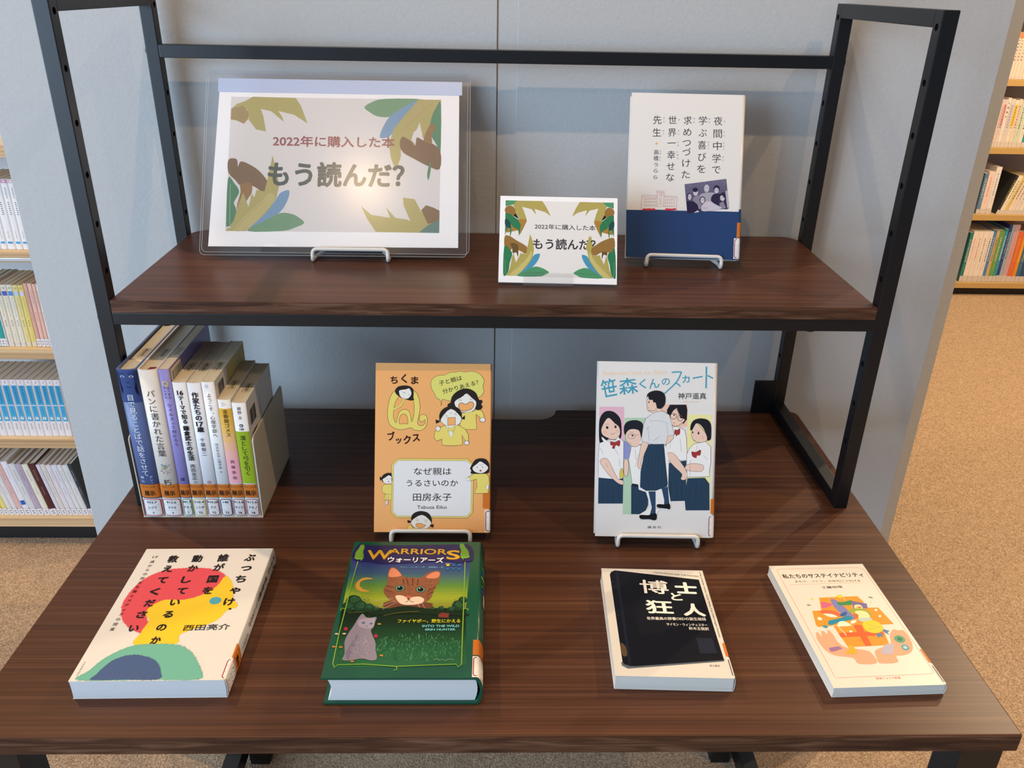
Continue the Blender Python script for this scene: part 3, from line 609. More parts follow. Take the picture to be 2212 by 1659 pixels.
P|2a70a8|0|1028 1464 1027 1458 1023 1453 1017 1450 1010 1450 1004 1452 999 1457 997 1463 999 1469 1003 1474 1009 1477 1016 1477 1022 1475 1027 1470
P|2a70a8|0|999 1484 998 1480 997 1477 996 1475 994 1475 992 1477 990 1480 990 1484 990 1488 991 1491 993 1492 995 1492 997 1491 998 1488
P|2a70a8|0|1010 1484 1009 1480 1008 1477 1007 1476 1005 1476 1003 1477 1001 1480 1001 1484 1001 1488 1002 1491 1004 1493 1006 1493 1008 1491 1009 1488
P|2a70a8|0|1023 1485 1023 1481 1022 1478 1020 1476 1018 1476 1016 1478 1015 1481 1014 1484 1014 1488 1015 1491 1017 1493 1019 1493 1021 1491 1022 1488
P|2a70a8|0|1034 1485 1034 1481 1033 1478 1031 1476 1029 1476 1027 1478 1026 1481 1025 1485 1025 1488 1027 1491 1028 1493 1030 1493 1032 1492 1033 1489
P|2a70a8|0|1086 1465 1084 1459 1080 1454 1074 1451 1067 1451 1061 1454 1057 1458 1055 1464 1056 1470 1060 1475 1066 1478 1073 1478 1079 1476 1084 1471
P|2a70a8|0|1056 1485 1056 1482 1055 1478 1053 1477 1051 1477 1049 1478 1048 1481 1047 1485 1048 1489 1049 1492 1050 1494 1052 1494 1054 1492 1056 1489
P|2a70a8|0|1067 1486 1067 1482 1066 1479 1064 1477 1062 1477 1060 1479 1059 1482 1058 1485 1059 1489 1060 1492 1061 1494 1063 1494 1065 1492 1067 1489
P|2a70a8|0|1080 1486 1080 1482 1079 1479 1077 1477 1075 1477 1074 1479 1072 1482 1072 1486 1072 1489 1073 1493 1075 1494 1077 1494 1078 1493 1080 1490
P|2a70a8|0|1091 1486 1091 1482 1090 1479 1088 1478 1086 1478 1085 1479 1083 1482 1083 1486 1083 1490 1084 1493 1086 1494 1088 1495 1090 1493 1091 1490
P|2a70a8|0|1144 1463 1143 1457 1139 1452 1133 1449 1126 1449 1120 1452 1115 1456 1113 1462 1115 1468 1119 1473 1125 1476 1132 1476 1138 1474 1143 1469
P|2a70a8|0|1115 1483 1115 1479 1113 1476 1112 1475 1110 1475 1108 1476 1107 1479 1106 1483 1106 1487 1107 1490 1109 1492 1111 1492 1113 1490 1114 1487
P|2a70a8|0|1126 1483 1126 1480 1124 1477 1123 1475 1121 1475 1119 1476 1118 1479 1117 1483 1117 1487 1118 1490 1120 1492 1122 1492 1124 1490 1125 1487
P|2a70a8|0|1139 1484 1139 1480 1138 1477 1136 1475 1134 1475 1132 1477 1131 1480 1130 1484 1131 1487 1132 1490 1133 1492 1135 1492 1137 1490 1139 1487
P|2a70a8|0|1150 1484 1150 1480 1149 1477 1147 1475 1145 1475 1143 1477 1142 1480 1141 1484 1142 1488 1143 1491 1144 1492 1146 1492 1148 1491 1150 1488
T|d8d030|ファイヤポー、野生にかえる|877|701|0.3|584|53|0.015
T|7accd8|INTO THE WILD|991|635|0.2|342|42|0.02
T|7accd8|ERIN HUNTER|990|588|0.3|277|38|0.02
S|c0c8b0|2.4|1|0|952 204 985 218 1005 199 1033 212 1053 193 1090 216 1129 204
'''),
'bun': (107.2, 151.3, '''
P|5a6470|0|70 167 1024 231 1014 206 123 89 73 125
P|090c18|0|82 1413 100 1457 143 1483 1000 1361 1018 223 180 119 101 137 83 167
P|141a2c|0|143 1483 172 1473 160 118 134 123
P|5a4630|1|90 410 132 368 135 255 92 253
S|3a4258|3.5|1|0|80 1301 142 1301
S|3a4258|3.4|1|0|94 1236 148 1235
S|3a4258|3.4|1|0|98 1197 153 1197
S|3a4258|3.3|1|0|80 846 113 845
S|3a4258|3.3|1|0|85 798 124 797
T|eeebe2|博|517|1228|-2.0|288|223|0.017
T|eeebe2|士|842|1218|-1.3|219|188|0.045
T|eeebe2|と|723|1085|-0.5|109|131|0.03
T|eeebe2|狂|527|924|-1.0|264|208|0.026
T|eeebe2|人|864|893|-1.8|212|185|0.045
T|eeebe2|世界最高の辞書OEDの誕生秘話|669|761|0.8|577|46|0.01
T|eeebe2|サイモン・ウィンチェスター|757|680|0.2|392|42|0.01
T|eeebe2|鈴木主税訳|863|629|-0.5|191|45|0.01
T|2a2320|THE PROFESSOR AND THE MADMAN|775|1439|-6.2|468|26|0
T|2a2320|A Tale of Murder, Insanity, and the Making of the Oxford English Dictionary|1039|1005|-89.4|980|23|0
P|1e2434|0|813 502 966 501 971 306 812 300
T|7a7470|早川書房|916|148|1.1|91|28|0
'''),
'iwa': (104.1, 172.1, '''
S|e08a74|3.6|0|1|84 1664 953 1660 998 1635 1009 1577 998 160 982 136 951 132 86 118 64 139 60 1622 64 1650
S|e08a74|2.6|1|0|111 1405 882 1416
T|2a2320|私たちのサステイナビリティ|523|1541|-0.1|874|74|0.02
T|5a4a46|まもり、つくり、次世代につなげる|538|1450|-0.8|697|32|0.003
T|2a2320|工藤尚悟|543|1352|1.2|221|39|0.01
P|e8a888|1|106 681 118 699 136 697 151 641 169 707 197 716 215 667 232 715 257 717 272 649 269 591 290 525 332 487 397 469 484 450 530 413 527 283 355 279 338 345 291 368 181 391 117 451 94 551 91 616
P|e8a888|1|569 418 600 451 678 482 771 519 816 634 886 712 933 695 979 700 992 617 978 515 944 438 889 392 814 368 747 362 725 284 556 278 552 336
P|e09630|0|343 1195 748 1203 775 1122 643 779 237 801
P|e09630|0|197 1002 364 1009 549 815 278 783 166 774 157 805
P|e09630|0|699 1028 885 1026 930 785 727 782
P|e09630|0|321 781 797 778 754 506 345 494
P|de6030|0|520 785 603 787 579 502 517 500
P|de6030|0|329 683 769 696 763 637 331 624
P|cc6490|1|328 1121 367 1127 439 1094 382 1052 304 1040 325 1080
P|7e80b8|1|450 1164 503 1153 547 1044 585 922 586 875 504 863 467 960 440 1058
P|3a8a54|1|506 1120 569 1121 659 1145 637 1080 559 1072 500 1079
P|7a6aa0|0|656 1137 794 1088 773 1016 629 1023
P|f0e0a0|1|648 1055 674 1074 718 1072 726 1026 694 1004 648 1014
P|c85048|1|665 1042 716 1042 697 1024
P|9aa840|1|564 1003 640 1023 736 1010 775 935 757 920 636 951 561 971
P|e8e2a8|1|622 975 681 988 735 969 745 913 720 875 629 872 625 912
P|b8ccc8|1|608 873 723 883 742 851 642 825
P|c86a3a|1|595 945 635 935 615 889 579 883
P|de6a48|1|272 994 321 1011 414 994 460 944 444 906 348 942 280 966
P|f0e8d8|1|293 957 373 949 417 907 340 907 306 933
P|1e8aa8|1|289 829 309 858 388 877 438 890 516 918 558 900 536 862 486 849 403 834 336 803 285 798
P|2860a0|1|460 944 532 980 529 948 494 919 453 913
P|f0ead4|1|373 801 405 838 452 844 484 818 497 778 367 773
S|f0ead4|7.5|1|0|367 773 372 733 390 687 390 643
P|e8cc38|1|620 795 656 832 729 847 787 817 804 747 765 689 690 667 629 689 612 735
T|4a70a0|for next|698|780|-22.2|70|16|0
T|4a70a0|generation|719|740|14.1|128|16|0
P|5a80b0|0|789 721 846 692 815 678 814 641 776 688
P|5a80b0|0|692 659 749 671 740 601 724 624 688 604
P|9a70a0|0|154 490 257 509 285 476 187 443 155 441
P|d8ac28|1|351 508 390 512 401 476 391 407 298 409 301 440 340 459
P|b8b4c4|1|699 502 761 520 795 504 723 388 627 407
P|5aa07c|0|929 553 911 537 888 529 865 530 847 541 836 560 835 582 845 603 863 620 886 628 909 627 928 615 938 597 939 575
P|3a7a5a|0|907 566 899 559 888 555 877 556 868 561 863 570 863 580 867 590 875 598 886 601 897 601 906 595 911 587 911 576
P|5aa4b8|0|915 445 901 433 884 428 867 431 855 442 849 458 851 476 860 492 875 504 892 509 908 506 920 495 926 479 924 461
P|b8d0c8|0|901 456 894 451 886 449 878 450 872 456 869 464 870 472 874 480 881 486 889 488 897 486 903 481 906 473 906 464
P|3a98a0|0|262 768 255 761 245 757 234 757 224 761 217 768 214 777 216 785 222 792 232 796 243 796 254 792 261 785 264 776
P|e8d040|1|535 1218 582 1233 590 1199 548 1180
S|f0e8d0|4.5|1|0|587 1190 600 1140
P|e8d860|0|275 1180 271 1173 266 1168 259 1166 253 1166 249 1169 247 1175 248 1181 252 1187 258 1192 264 1195 270 1194 275 1191 276 1186
P|8a9a80|0|183 1104 221 1087 178 1075
P|8a9088|0|853 1194 886 1188 899 1166 867 1172
S|8a7068|1.7|1|0|857 1126 833 1086
P|f2e8dc|0|246 875 238 867 228 862 218 863 209 868 204 876 204 887 207 897 215 906 225 910 235 910 244 905 249 896 250 885
P|f2e8dc|0|860 987 855 980 848 974 840 971 833 971 829 975 827 981 829 989 834 996 841 1002 849 1005 856 1005 861 1001 862 995
P|f2e8dc|0|857 899 853 893 846 888 839 885 833 885 828 889 827 894 829 901 833 907 840 913 847 915 853 915 858 912 859 906
P|f2e8dc|0|476 697 471 691 465 686 457 684 450 684 445 687 443 693 444 699 448 705 455 710 462 713 469 712 475 709 477 704
P|f2e8dc|0|582 846 577 835 566 824 550 813 533 806 519 804 510 807 507 814 512 825 523 837 539 847 556 854 570 857 580 854
T|e0806c|岩波ジュニア新書|543|97|-0.5|228|27|0
'''),
'sign': (307.5, 215.8, '''
P|dedad6|0|202 1901 2796 1904 2789 203 191 199
P|b5ab72|0|211 1748 274 1810 371 1846 467 1906 994 1899 1062 1796 1149 1571 982 1681 784 1728 835 1654 858 1588 769 1663 702 1721 570 1750 605 1653 644 1461 520 1487 427 1609 407 1740 325 1740
P|a8946a|0|207 1748 356 1789 421 1705 419 1618 367 1556 273 1600 207 1608
P|7ba080|1|1843 1792 1925 1854 2093 1905 2581 1903 2345 1803 2178 1678 2011 1677 1910 1730
P|7fa0bc|1|2046 1403 2062 1500 2145 1660 2278 1767 2497 1893 2548 1840 2346 1661 2213 1483 2146 1412
P|b5ab72|0|2249 965 2182 1149 2155 1324 2213 1518 2346 1696 2514 1902 2793 1904 2793 1841 2683 1626 2599 1378 2573 1413 2531 1608 2498 1519 2456 1475 2431 1377 2498 1307 2297 1377 2306 1166
P|5f8f70|1|2793 1841 2791 1149 2750 1307 2666 1466 2674 1662 2734 1805
P|86705a|1|2289 1324 2322 1421 2431 1360 2481 1307 2498 1413 2573 1378 2683 1343 2792 1237 2786 1012 2649 1044 2482 1131 2331 1219
P|9a7c58|1|2582 1378 2666 1591 2733 1538 2683 1449 2683 1343
P|5f8f70|1|2632 956 2671 1114 2677 1009 2649 869
P|b8a878|1|2514 1840 2666 1894 2615 1787 2380 1537 2280 1377 2346 1572
P|5f8f70|1|201 856 275 805 342 702 313 617 283 549 319 448 276 279 213 254 199 313
P|86705a|1|197 1096 297 1105 316 1010 347 1076 445 1045 577 959 686 821 680 735 625 693 534 753 436 787 356 770 290 839 203 933
P|9a7c58|1|356 788 484 804 496 685 458 617 397 515 318 482 359 685
P|b5ab72|0|733 1157 769 1027 828 786 796 615 688 429 501 236 431 199 196 201 291 330 333 515 391 685 461 506 496 668 530 625 551 719 649 701 684 872
P|c2b67e|1|295 212 432 396 588 548 714 684 780 616 656 429 470 227
P|7fa0bc|1|948 718 934 598 849 445 660 311 470 219 657 412 781 581 843 684
P|7ba080|1|1143 311 1047 257 887 208 455 201 659 327 850 431 995 419 1077 376
P|b5ab72|0|1829 534 1956 422 2186 387 2153 473 2128 524 2252 387 2384 369 2434 351 2351 541 2339 644 2483 626 2566 471 2665 350 2790 315 2789 203 2015 209 1907 371
P|8a735a|0|2566 488 2624 552 2715 522 2790 484 2790 349 2649 316
P|6a8a80|0|2541 205 2649 299 2790 375 2789 203
S|a99c66|4.8|1|0|311 212 480 413 652 582
S|a99c66|5.1|1|0|2683 1859 2514 1697 2347 1519
S|cfc8a0|4.8|1|0|244 279 232 788
P|dedad6|0|195 243 245 263 259 236
T|9a6464|2022年に購入した本|1479|1342|-0.0|1495|147|0.022
T|4a5654|もう読んだ？|1518|919|-0.1|1669|324|0.032
T|5c6660|もう読んだ？|1518|919|-0.1|1669|324|0.014
'''),
'card': (134.7, 101.6, '''
P|e6e2dc|0|60 963 1302 958 1293 67 49 75
P|4f9468|0|60 963 197 962 145 914 62 891
P|b0a25a|0|145 914 197 962 482 963 527 896 583 788 515 833 394 868 418 796 360 864 252 889 281 820 302 759 309 731 229 743 174 817 166 873
P|94703c|1|62 877 118 903 159 879 177 831 154 782 63 818
P|1c1c1a|0|154 782 177 814 225 739 195 756
P|a8803c|0|215 742 302 745 309 721 271 633 229 553 218 612 85 581 64 642 83 698
P|2f7a50|0|61 815 121 802 202 742 240 681 238 633 225 546 211 618 150 651 126 685 138 603 119 499 121 630 103 671 85 615 65 553
P|1f4a4c|1|63 745 102 726 124 685 121 630 63 670
P|94703c|1|63 542 126 537 194 494 288 441 326 401 304 336 250 365 156 397 123 369 62 415
P|6a5230|1|128 458 208 446 220 364 218 296 197 350 157 342 149 397
P|2f7a50|1|59 422 123 383 151 329 126 232 115 143 83 81 53 108
P|b0a25a|0|350 570 381 492 399 396 384 293 333 196 268 120 203 79 90 80 128 164 151 301 164 342 196 234 221 289 231 296 244 344 310 332 325 429
P|c8ba72|1|123 79 214 166 279 236 331 305 369 375 371 293 306 195 229 98
P|4a94b4|1|467 341 451 274 399 198 321 128 209 79 307 175 371 272 404 328
P|4f9468|1|574 126 528 98 462 76 216 76 307 141 413 190 493 176 540 153
S|d0c488|3.3|1|0|123 82 201 166 272 236
S|2a7048|2.7|1|0|281 113 527 129
S|7ab090|3.3|1|0|80 95 69 265
P|4f9468|0|1303 962 1176 961 1226 912 1303 889
P|b0a25a|0|1226 912 1176 961 913 961 874 894 826 786 887 831 997 866 977 794 1028 862 1127 887 1103 818 1085 756 1079 729 1153 740 1202 815 1207 871
P|94703c|1|1303 875 1250 901 1214 878 1199 829 1221 780 1304 816
P|1c1c1a|0|1221 780 1199 812 1156 737 1184 753
P|a8803c|0|1165 740 1085 742 1079 718 1117 631 1158 550 1167 608 1290 577 1308 639 1289 695
P|2f7a50|0|1306 812 1251 800 1178 740 1144 678 1148 630 1162 543 1173 615 1228 648 1249 682 1241 599 1261 495 1256 627 1271 668 1290 612 1310 549
P|1f4a4c|1|1306 743 1271 723 1251 682 1256 627 1308 667
P|94703c|1|1312 539 1254 533 1193 490 1107 438 1074 397 1096 332 1145 361 1230 393 1261 364 1316 411
P|6a5230|1|1254 454 1181 442 1172 360 1176 291 1194 346 1231 338 1237 393
P|2f7a50|1|1319 418 1261 378 1237 324 1263 227 1276 137 1307 75 1334 101
P|b0a25a|0|1046 567 1020 489 1006 393 1023 289 1073 192 1135 115 1197 73 1301 74 1263 158 1237 296 1225 338 1198 229 1173 285 1164 292 1151 340 1090 328 1073 425
P|c8ba72|1|1270 73 1183 161 1121 231 1072 301 1034 371 1035 289 1097 191 1172 93
P|4a94b4|1|945 338 962 270 1011 194 1086 123 1190 73 1098 170 1035 268 1004 324
P|4f9468|1|853 123 896 95 958 72 1184 71 1098 136 999 186 926 172 884 150
S|d0c488|3.4|1|0|1270 76 1196 160 1128 231
S|2a7048|2.7|1|0|1123 108 896 125
S|7ab090|3.4|1|0|1310 89 1315 260
T|3c3a40|2022年に購入した本|749|658|-0.4|696|66|0.01
T|3c3a40|もう読んだ？|744|456|0.3|713|133|0.022
P|b0a25a|0|1029 569 1010 493 987 417 998 390 1051 391 1050 473
P|94703c|1|1292 534 1191 511 1091 447 1051 398 1079 333 1159 380 1293 383
'''),
}

# ---------------------------------------------------------------- helpers
from mathutils import Matrix, Vector
C = bpy.context.scene.collection
def lin(h, k=1.0):
    c = [int(h[i:i+2], 16)/255 for i in (0, 2, 4)]
    return [(x/12.92 if x <= .04045 else ((x+.055)/1.055)**2.4)*k for x in c]
def nodes(name):
    m = bpy.data.materials.new(name); m.use_nodes = True
    nt = m.node_tree; return m, nt, nt.nodes['Principled BSDF']
MC = {}
def mat(name, hexc, rough=.5, metal=0.0, coat=0.0, bump=0.0, bscale=400.0, spec=.5):
    if name in MC: return MC[name]
    m, nt, b = nodes(name)
    b.inputs['Base Color'].default_value = lin(hexc)+[1]; b.inputs['Roughness'].default_value = rough
    b.inputs['Metallic'].default_value = metal; b.inputs['Coat Weight'].default_value = coat
    b.inputs['Coat Roughness'].default_value = .15; b.inputs['Specular IOR Level'].default_value = spec
    if bump:
        tc = nt.nodes.new('ShaderNodeTexCoord'); n = nt.nodes.new('ShaderNodeTexNoise'); bp = nt.nodes.new('ShaderNodeBump')
        n.inputs['Scale'].default_value = bscale; n.inputs['Detail'].default_value = 3
        bp.inputs['Strength'].default_value = bump; bp.inputs['Distance'].default_value = .002
        nt.links.new(tc.outputs['Object'], n.inputs['Vector']); nt.links.new(n.outputs['Fac'], bp.inputs['Height']); nt.links.new(bp.outputs['Normal'], b.inputs['Normal'])
    MC[name] = m; return m
def ramp_mat(name, stops, mapscale, nscale, rough, detail=6, bump=0.0, dist=.0006, distort=0.0, coat=0.0, second=None):
    m, nt, b = nodes(name)
    tc = nt.nodes.new('ShaderNodeTexCoord'); mp = nt.nodes.new('ShaderNodeMapping'); n = nt.nodes.new('ShaderNodeTexNoise'); r = nt.nodes.new('ShaderNodeValToRGB')
    mp.inputs['Scale'].default_value = mapscale; n.inputs['Scale'].default_value = nscale; n.inputs['Detail'].default_value = detail; n.inputs['Distortion'].default_value = distort
    nt.links.new(tc.outputs['Object'], mp.inputs['Vector']); nt.links.new(mp.outputs['Vector'], n.inputs['Vector'])
    fac = n.outputs['Fac']
    if second:
        mp2 = nt.nodes.new('ShaderNodeMapping'); n2 = nt.nodes.new('ShaderNodeTexNoise'); mx = nt.nodes.new('ShaderNodeMix')
        mp2.inputs['Scale'].default_value = second[0]; n2.inputs['Scale'].default_value = second[1]; n2.inputs['Detail'].default_value = 4
        nt.links.new(tc.outputs['Object'], mp2.inputs['Vector']); nt.links.new(mp2.outputs['Vector'], n2.inputs['Vector'])
        mx.inputs[0].default_value = second[2]; nt.links.new(n.outputs['Fac'], mx.inputs[2]); nt.links.new(n2.outputs['Fac'], mx.inputs[3]); fac = mx.outputs[0]
    els = r.color_ramp.elements
    while len(els) < len(stops): els.new(.5)
    for e, (p, c) in zip(els, stops): e.position = p; e.color = lin(c)+[1]
    nt.links.new(fac, r.inputs['Fac']); nt.links.new(r.outputs['Color'], b.inputs['Base Color'])
    b.inputs['Roughness'].default_value = rough; b.inputs['Coat Weight'].default_value = coat; b.inputs['Coat Roughness'].default_value = .2; b.inputs['Specular IOR Level'].default_value = .22
    if bump:
        bp = nt.nodes.new('ShaderNodeBump'); bp.inputs['Strength'].default_value = bump; bp.inputs['Distance'].default_value = dist
        nt.links.new(fac, bp.inputs['Height']); nt.links.new(bp.outputs['Normal'], b.inputs['Normal'])
    return m
def print_mat(name, rough=.42, coat=0.0):
    m, nt, b = nodes(name)
    a = nt.nodes.new('ShaderNodeAttribute'); a.attribute_name = 'ink'
    nt.links.new(a.outputs['Color'], b.inputs['Base Color']); b.inputs['Roughness'].default_value = rough; b.inputs['Specular IOR Level'].default_value = .16
    b.inputs['Coat Weight'].default_value = coat; b.inputs['Coat Roughness'].default_value = .12
    return m
def clear_mat(name, tint=(.97, .98, 1.0), gloss=.10, rough=.06):
    m = bpy.data.materials.new(name); m.use_nodes = True; nt = m.node_tree; nt.nodes.clear()
    o = nt.nodes.new('ShaderNodeOutputMaterial'); mx = nt.nodes.new('ShaderNodeMixShader'); t = nt.nodes.new('ShaderNodeBsdfTransparent')
    g = nt.nodes.new('ShaderNodeBsdfGlossy'); f = nt.nodes.new('ShaderNodeLayerWeight'); mt = nt.nodes.new('ShaderNodeMath'); pw = nt.nodes.new('ShaderNodeMath')
    t.inputs['Color'].default_value = (*tint, 1); g.inputs['Roughness'].default_value = rough; g.inputs['Color'].default_value = (.95, .96, 1, 1)
    f.inputs['Blend'].default_value = .5; pw.operation = 'POWER'; pw.inputs[1].default_value = 4.0
    mt.operation = 'MULTIPLY_ADD'; mt.inputs[1].default_value = .6; mt.inputs[2].default_value = gloss; mt.use_clamp = True
    nt.links.new(f.outputs['Facing'], pw.inputs[0]); nt.links.new(pw.outputs[0], mt.inputs[0]); nt.links.new(mt.outputs[0], mx.inputs[0]); nt.links.new(t.outputs[0], mx.inputs[1]); nt.links.new(g.outputs[0], mx.inputs[2]); nt.links.new(mx.outputs[0], o.inputs[0])
    return m
def mesh(name, vs, fs, m, parent=None, smooth=False, bevel=0.0):
    me = bpy.data.meshes.new(name); me.from_pydata([tuple(v) for v in vs], [], fs); me.update()
    if bevel:
        bm = bmesh.new(); bm.from_mesh(me); bmesh.ops.recalc_face_normals(bm, faces=bm.faces)
        bmesh.ops.bevel(bm, geom=[e for e in bm.edges if len(e.link_faces) == 2 and e.calc_face_angle(0) > .6], offset=bevel, segments=2, affect='EDGES', profile=.6)
        bm.to_mesh(me); bm.free()
    else:
        bm = bmesh.new(); bm.from_mesh(me); bmesh.ops.recalc_face_normals(bm, faces=bm.faces); bm.to_mesh(me); bm.free()
    if smooth:
        for p in me.polygons: p.use_smooth = True
    if m: me.materials.append(m)
    o = bpy.data.objects.new(name, me); C.objects.link(o)
    if parent: o.parent = parent
    return o
BF = [(0, 1, 3, 2), (4, 6, 7, 5), (0, 4, 5, 1), (2, 3, 7, 6), (0, 2, 6, 4), (1, 5, 7, 3)]
def box(name, x, y, z, m, parent=None, bevel=.0008):
    return mesh(name, [(a, b, c) for a in x for b in y for c in z], BF, m, parent, bevel=bevel)
def prism(name, pts, z0, z1, m, parent=None, bevel=0.0, smooth=False):
    n = len(pts); vs = [(x, y, z0) for x, y in pts]+[(x, y, z1) for x, y in pts]
    fs = [tuple(range(n))[::-1], tuple(range(n, 2*n))]+[(i, (i+1) % n, n+(i+1) % n, n+i) for i in range(n)]
    return mesh(name, vs, fs, m, parent, bevel=bevel)
def fillet(P, R, n=5):
    """round the corners of a polyline (3-D), R may be a list"""
    out = [Vector(P[0])]
    for i in range(1, len(P)-1):
        a, b, c = Vector(P[i-1]), Vector(P[i]), Vector(P[i+1]); u = (a-b).normalized(); v = (c-b).normalized()
        r = min(R, (a-b).length*.45, (c-b).length*.45)
        for k in range(n+1):
            t = k/n; out.append((b+u*r)*(1-t)**2+b*2*t*(1-t)+(b+v*r)*t*t)
    return out+[Vector(P[-1])]
def tube(name, P, r, m, parent=None, seg=10):
    vs, fs = [], []; n = len(P); prev = None
    for i, p in enumerate(P):
        d = (P[min(i+1, n-1)]-P[max(i-1, 0)]).normalized()
        if prev is None: prev = d.orthogonal().normalized()
        prev = (prev-d*prev.dot(d)).normalized(); q = d.cross(prev)
        for k in range(seg):
            a = 2*math.pi*k/seg; vs.append(p+(prev*math.cos(a)+q*math.sin(a))*r)
    for i in range(n-1):
        for k in range(seg):
            fs.append((i*seg+k, i*seg+(k+1) % seg, (i+1)*seg+(k+1) % seg, (i+1)*seg+k))
    fs += [tuple(range(seg))[::-1], tuple(range((n-1)*seg, n*seg))]
    return mesh(name, vs, fs, m, parent, smooth=True)
def dome(name, c, axis, r, h, m, parent):
    ax = Vector(axis); u = ax.orthogonal().normalized(); v = ax.cross(u); vs = []; fs = []
    rings = [(1, 0), (1, .35), (.8, .75), (.45, .95)]
    for k, (a, b) in enumerate(rings):
        for i in range(12):
            t = i*math.pi/6; vs.append(Vector(c)+(u*math.cos(t)+v*math.sin(t))*r*a+ax*h*b)
    for k in range(3):
        for i in range(12): fs.append((k*12+i, k*12+(i+1) % 12, k*12+12+(i+1) % 12, k*12+12+i))
    fs += [tuple(range(36, 48)), tuple(range(12))[::-1]]
    return mesh(name, vs, fs, m, parent, smooth=False)
def thing(name, label, cat, group=None, M=None, loc=None):
    o = bpy.data.objects.new(name, None); o.empty_display_size = .02; C.objects.link(o)
    if M is not None: o.matrix_world = M
    if loc is not None: o.location = loc
    return tag(o, label, cat, group)
def tag(o, label, cat, group=None):
    o['label'] = label; o['category'] = cat
    if group: o['group'] = group
    return o
def struct(o, label=None):
    o['kind'] = 'structure'
    if label: o['label'] = label
    return o

# ---------------------------------------------------------------- printed matter (flat ink on real surfaces)
GL = {}
def glyph(t, off):
    k = (t, off)
    if k in GL: return GL[k]
    if off > .001:
        vs, fs, x0, x1, n = glyph(t, 0); V = []; F = []; d = off*.75
        for i, (dx, dy) in enumerate(((d, d), (-d, d), (-d, -d), (d, -d)) if off < .02 else ((d, d), (-d, d), (-d, -d), (d, -d), (d*1.35, 0), (-d*1.35, 0), (0, d*1.35), (0, -d*1.35))):
            V += [(x+dx, y+dy) for x, y in vs]; F += [tuple(a+i*n for a in f) for f in fs]
        GL[k] = (V, F, x0-d, x1+d, n); return GL[k]
    off = 0
    c = bpy.data.curves.new('text', 'FONT'); c.body = t; c.size = 1; c.offset = off; c.resolution_u = 3
    o = bpy.data.objects.new('text', c); C.objects.link(o)
    dg = bpy.context.evaluated_depsgraph_get(); dg.update(); me = bpy.data.meshes.new_from_object(o.evaluated_get(dg))
    vs = [(v.co.x, v.co.y) for v in me.vertices]; fs = [tuple(p.vertices) for p in me.polygons]
    bpy.data.objects.remove(o); bpy.data.curves.remove(c); bpy.data.meshes.remove(me)
    xs = [v[0] for v in vs] or [0, 1]
    GL[k] = (vs, fs, min(xs), max(xs), max(1, len(vs))); return GL[k]
def smooth_pts(P, closed):
    n = len(P)
    if n < 3: return P
    out = []
    rng = range(n) if closed else range(n-1)
    for i in rng:
        p0 = P[(i-1) % n] if closed or i > 0 else P[0]; p1 = P[i]; p2 = P[(i+1) % n]; p3 = P[(i+2) % n] if closed or i+2 < n else P[-1]
        for t in (0, .33, .67):
            out.append(tuple(.5*((2*p1[k])+(-p0[k]+p2[k])*t+(2*p0[k]-5*p1[k]+4*p2[k]-p3[k])*t*t+(-p0[k]+3*p1[k]-3*p2[k]+p3[k])*t**3) for k in (0, 1)))
    if not closed: out.append(P[-1])
    return out
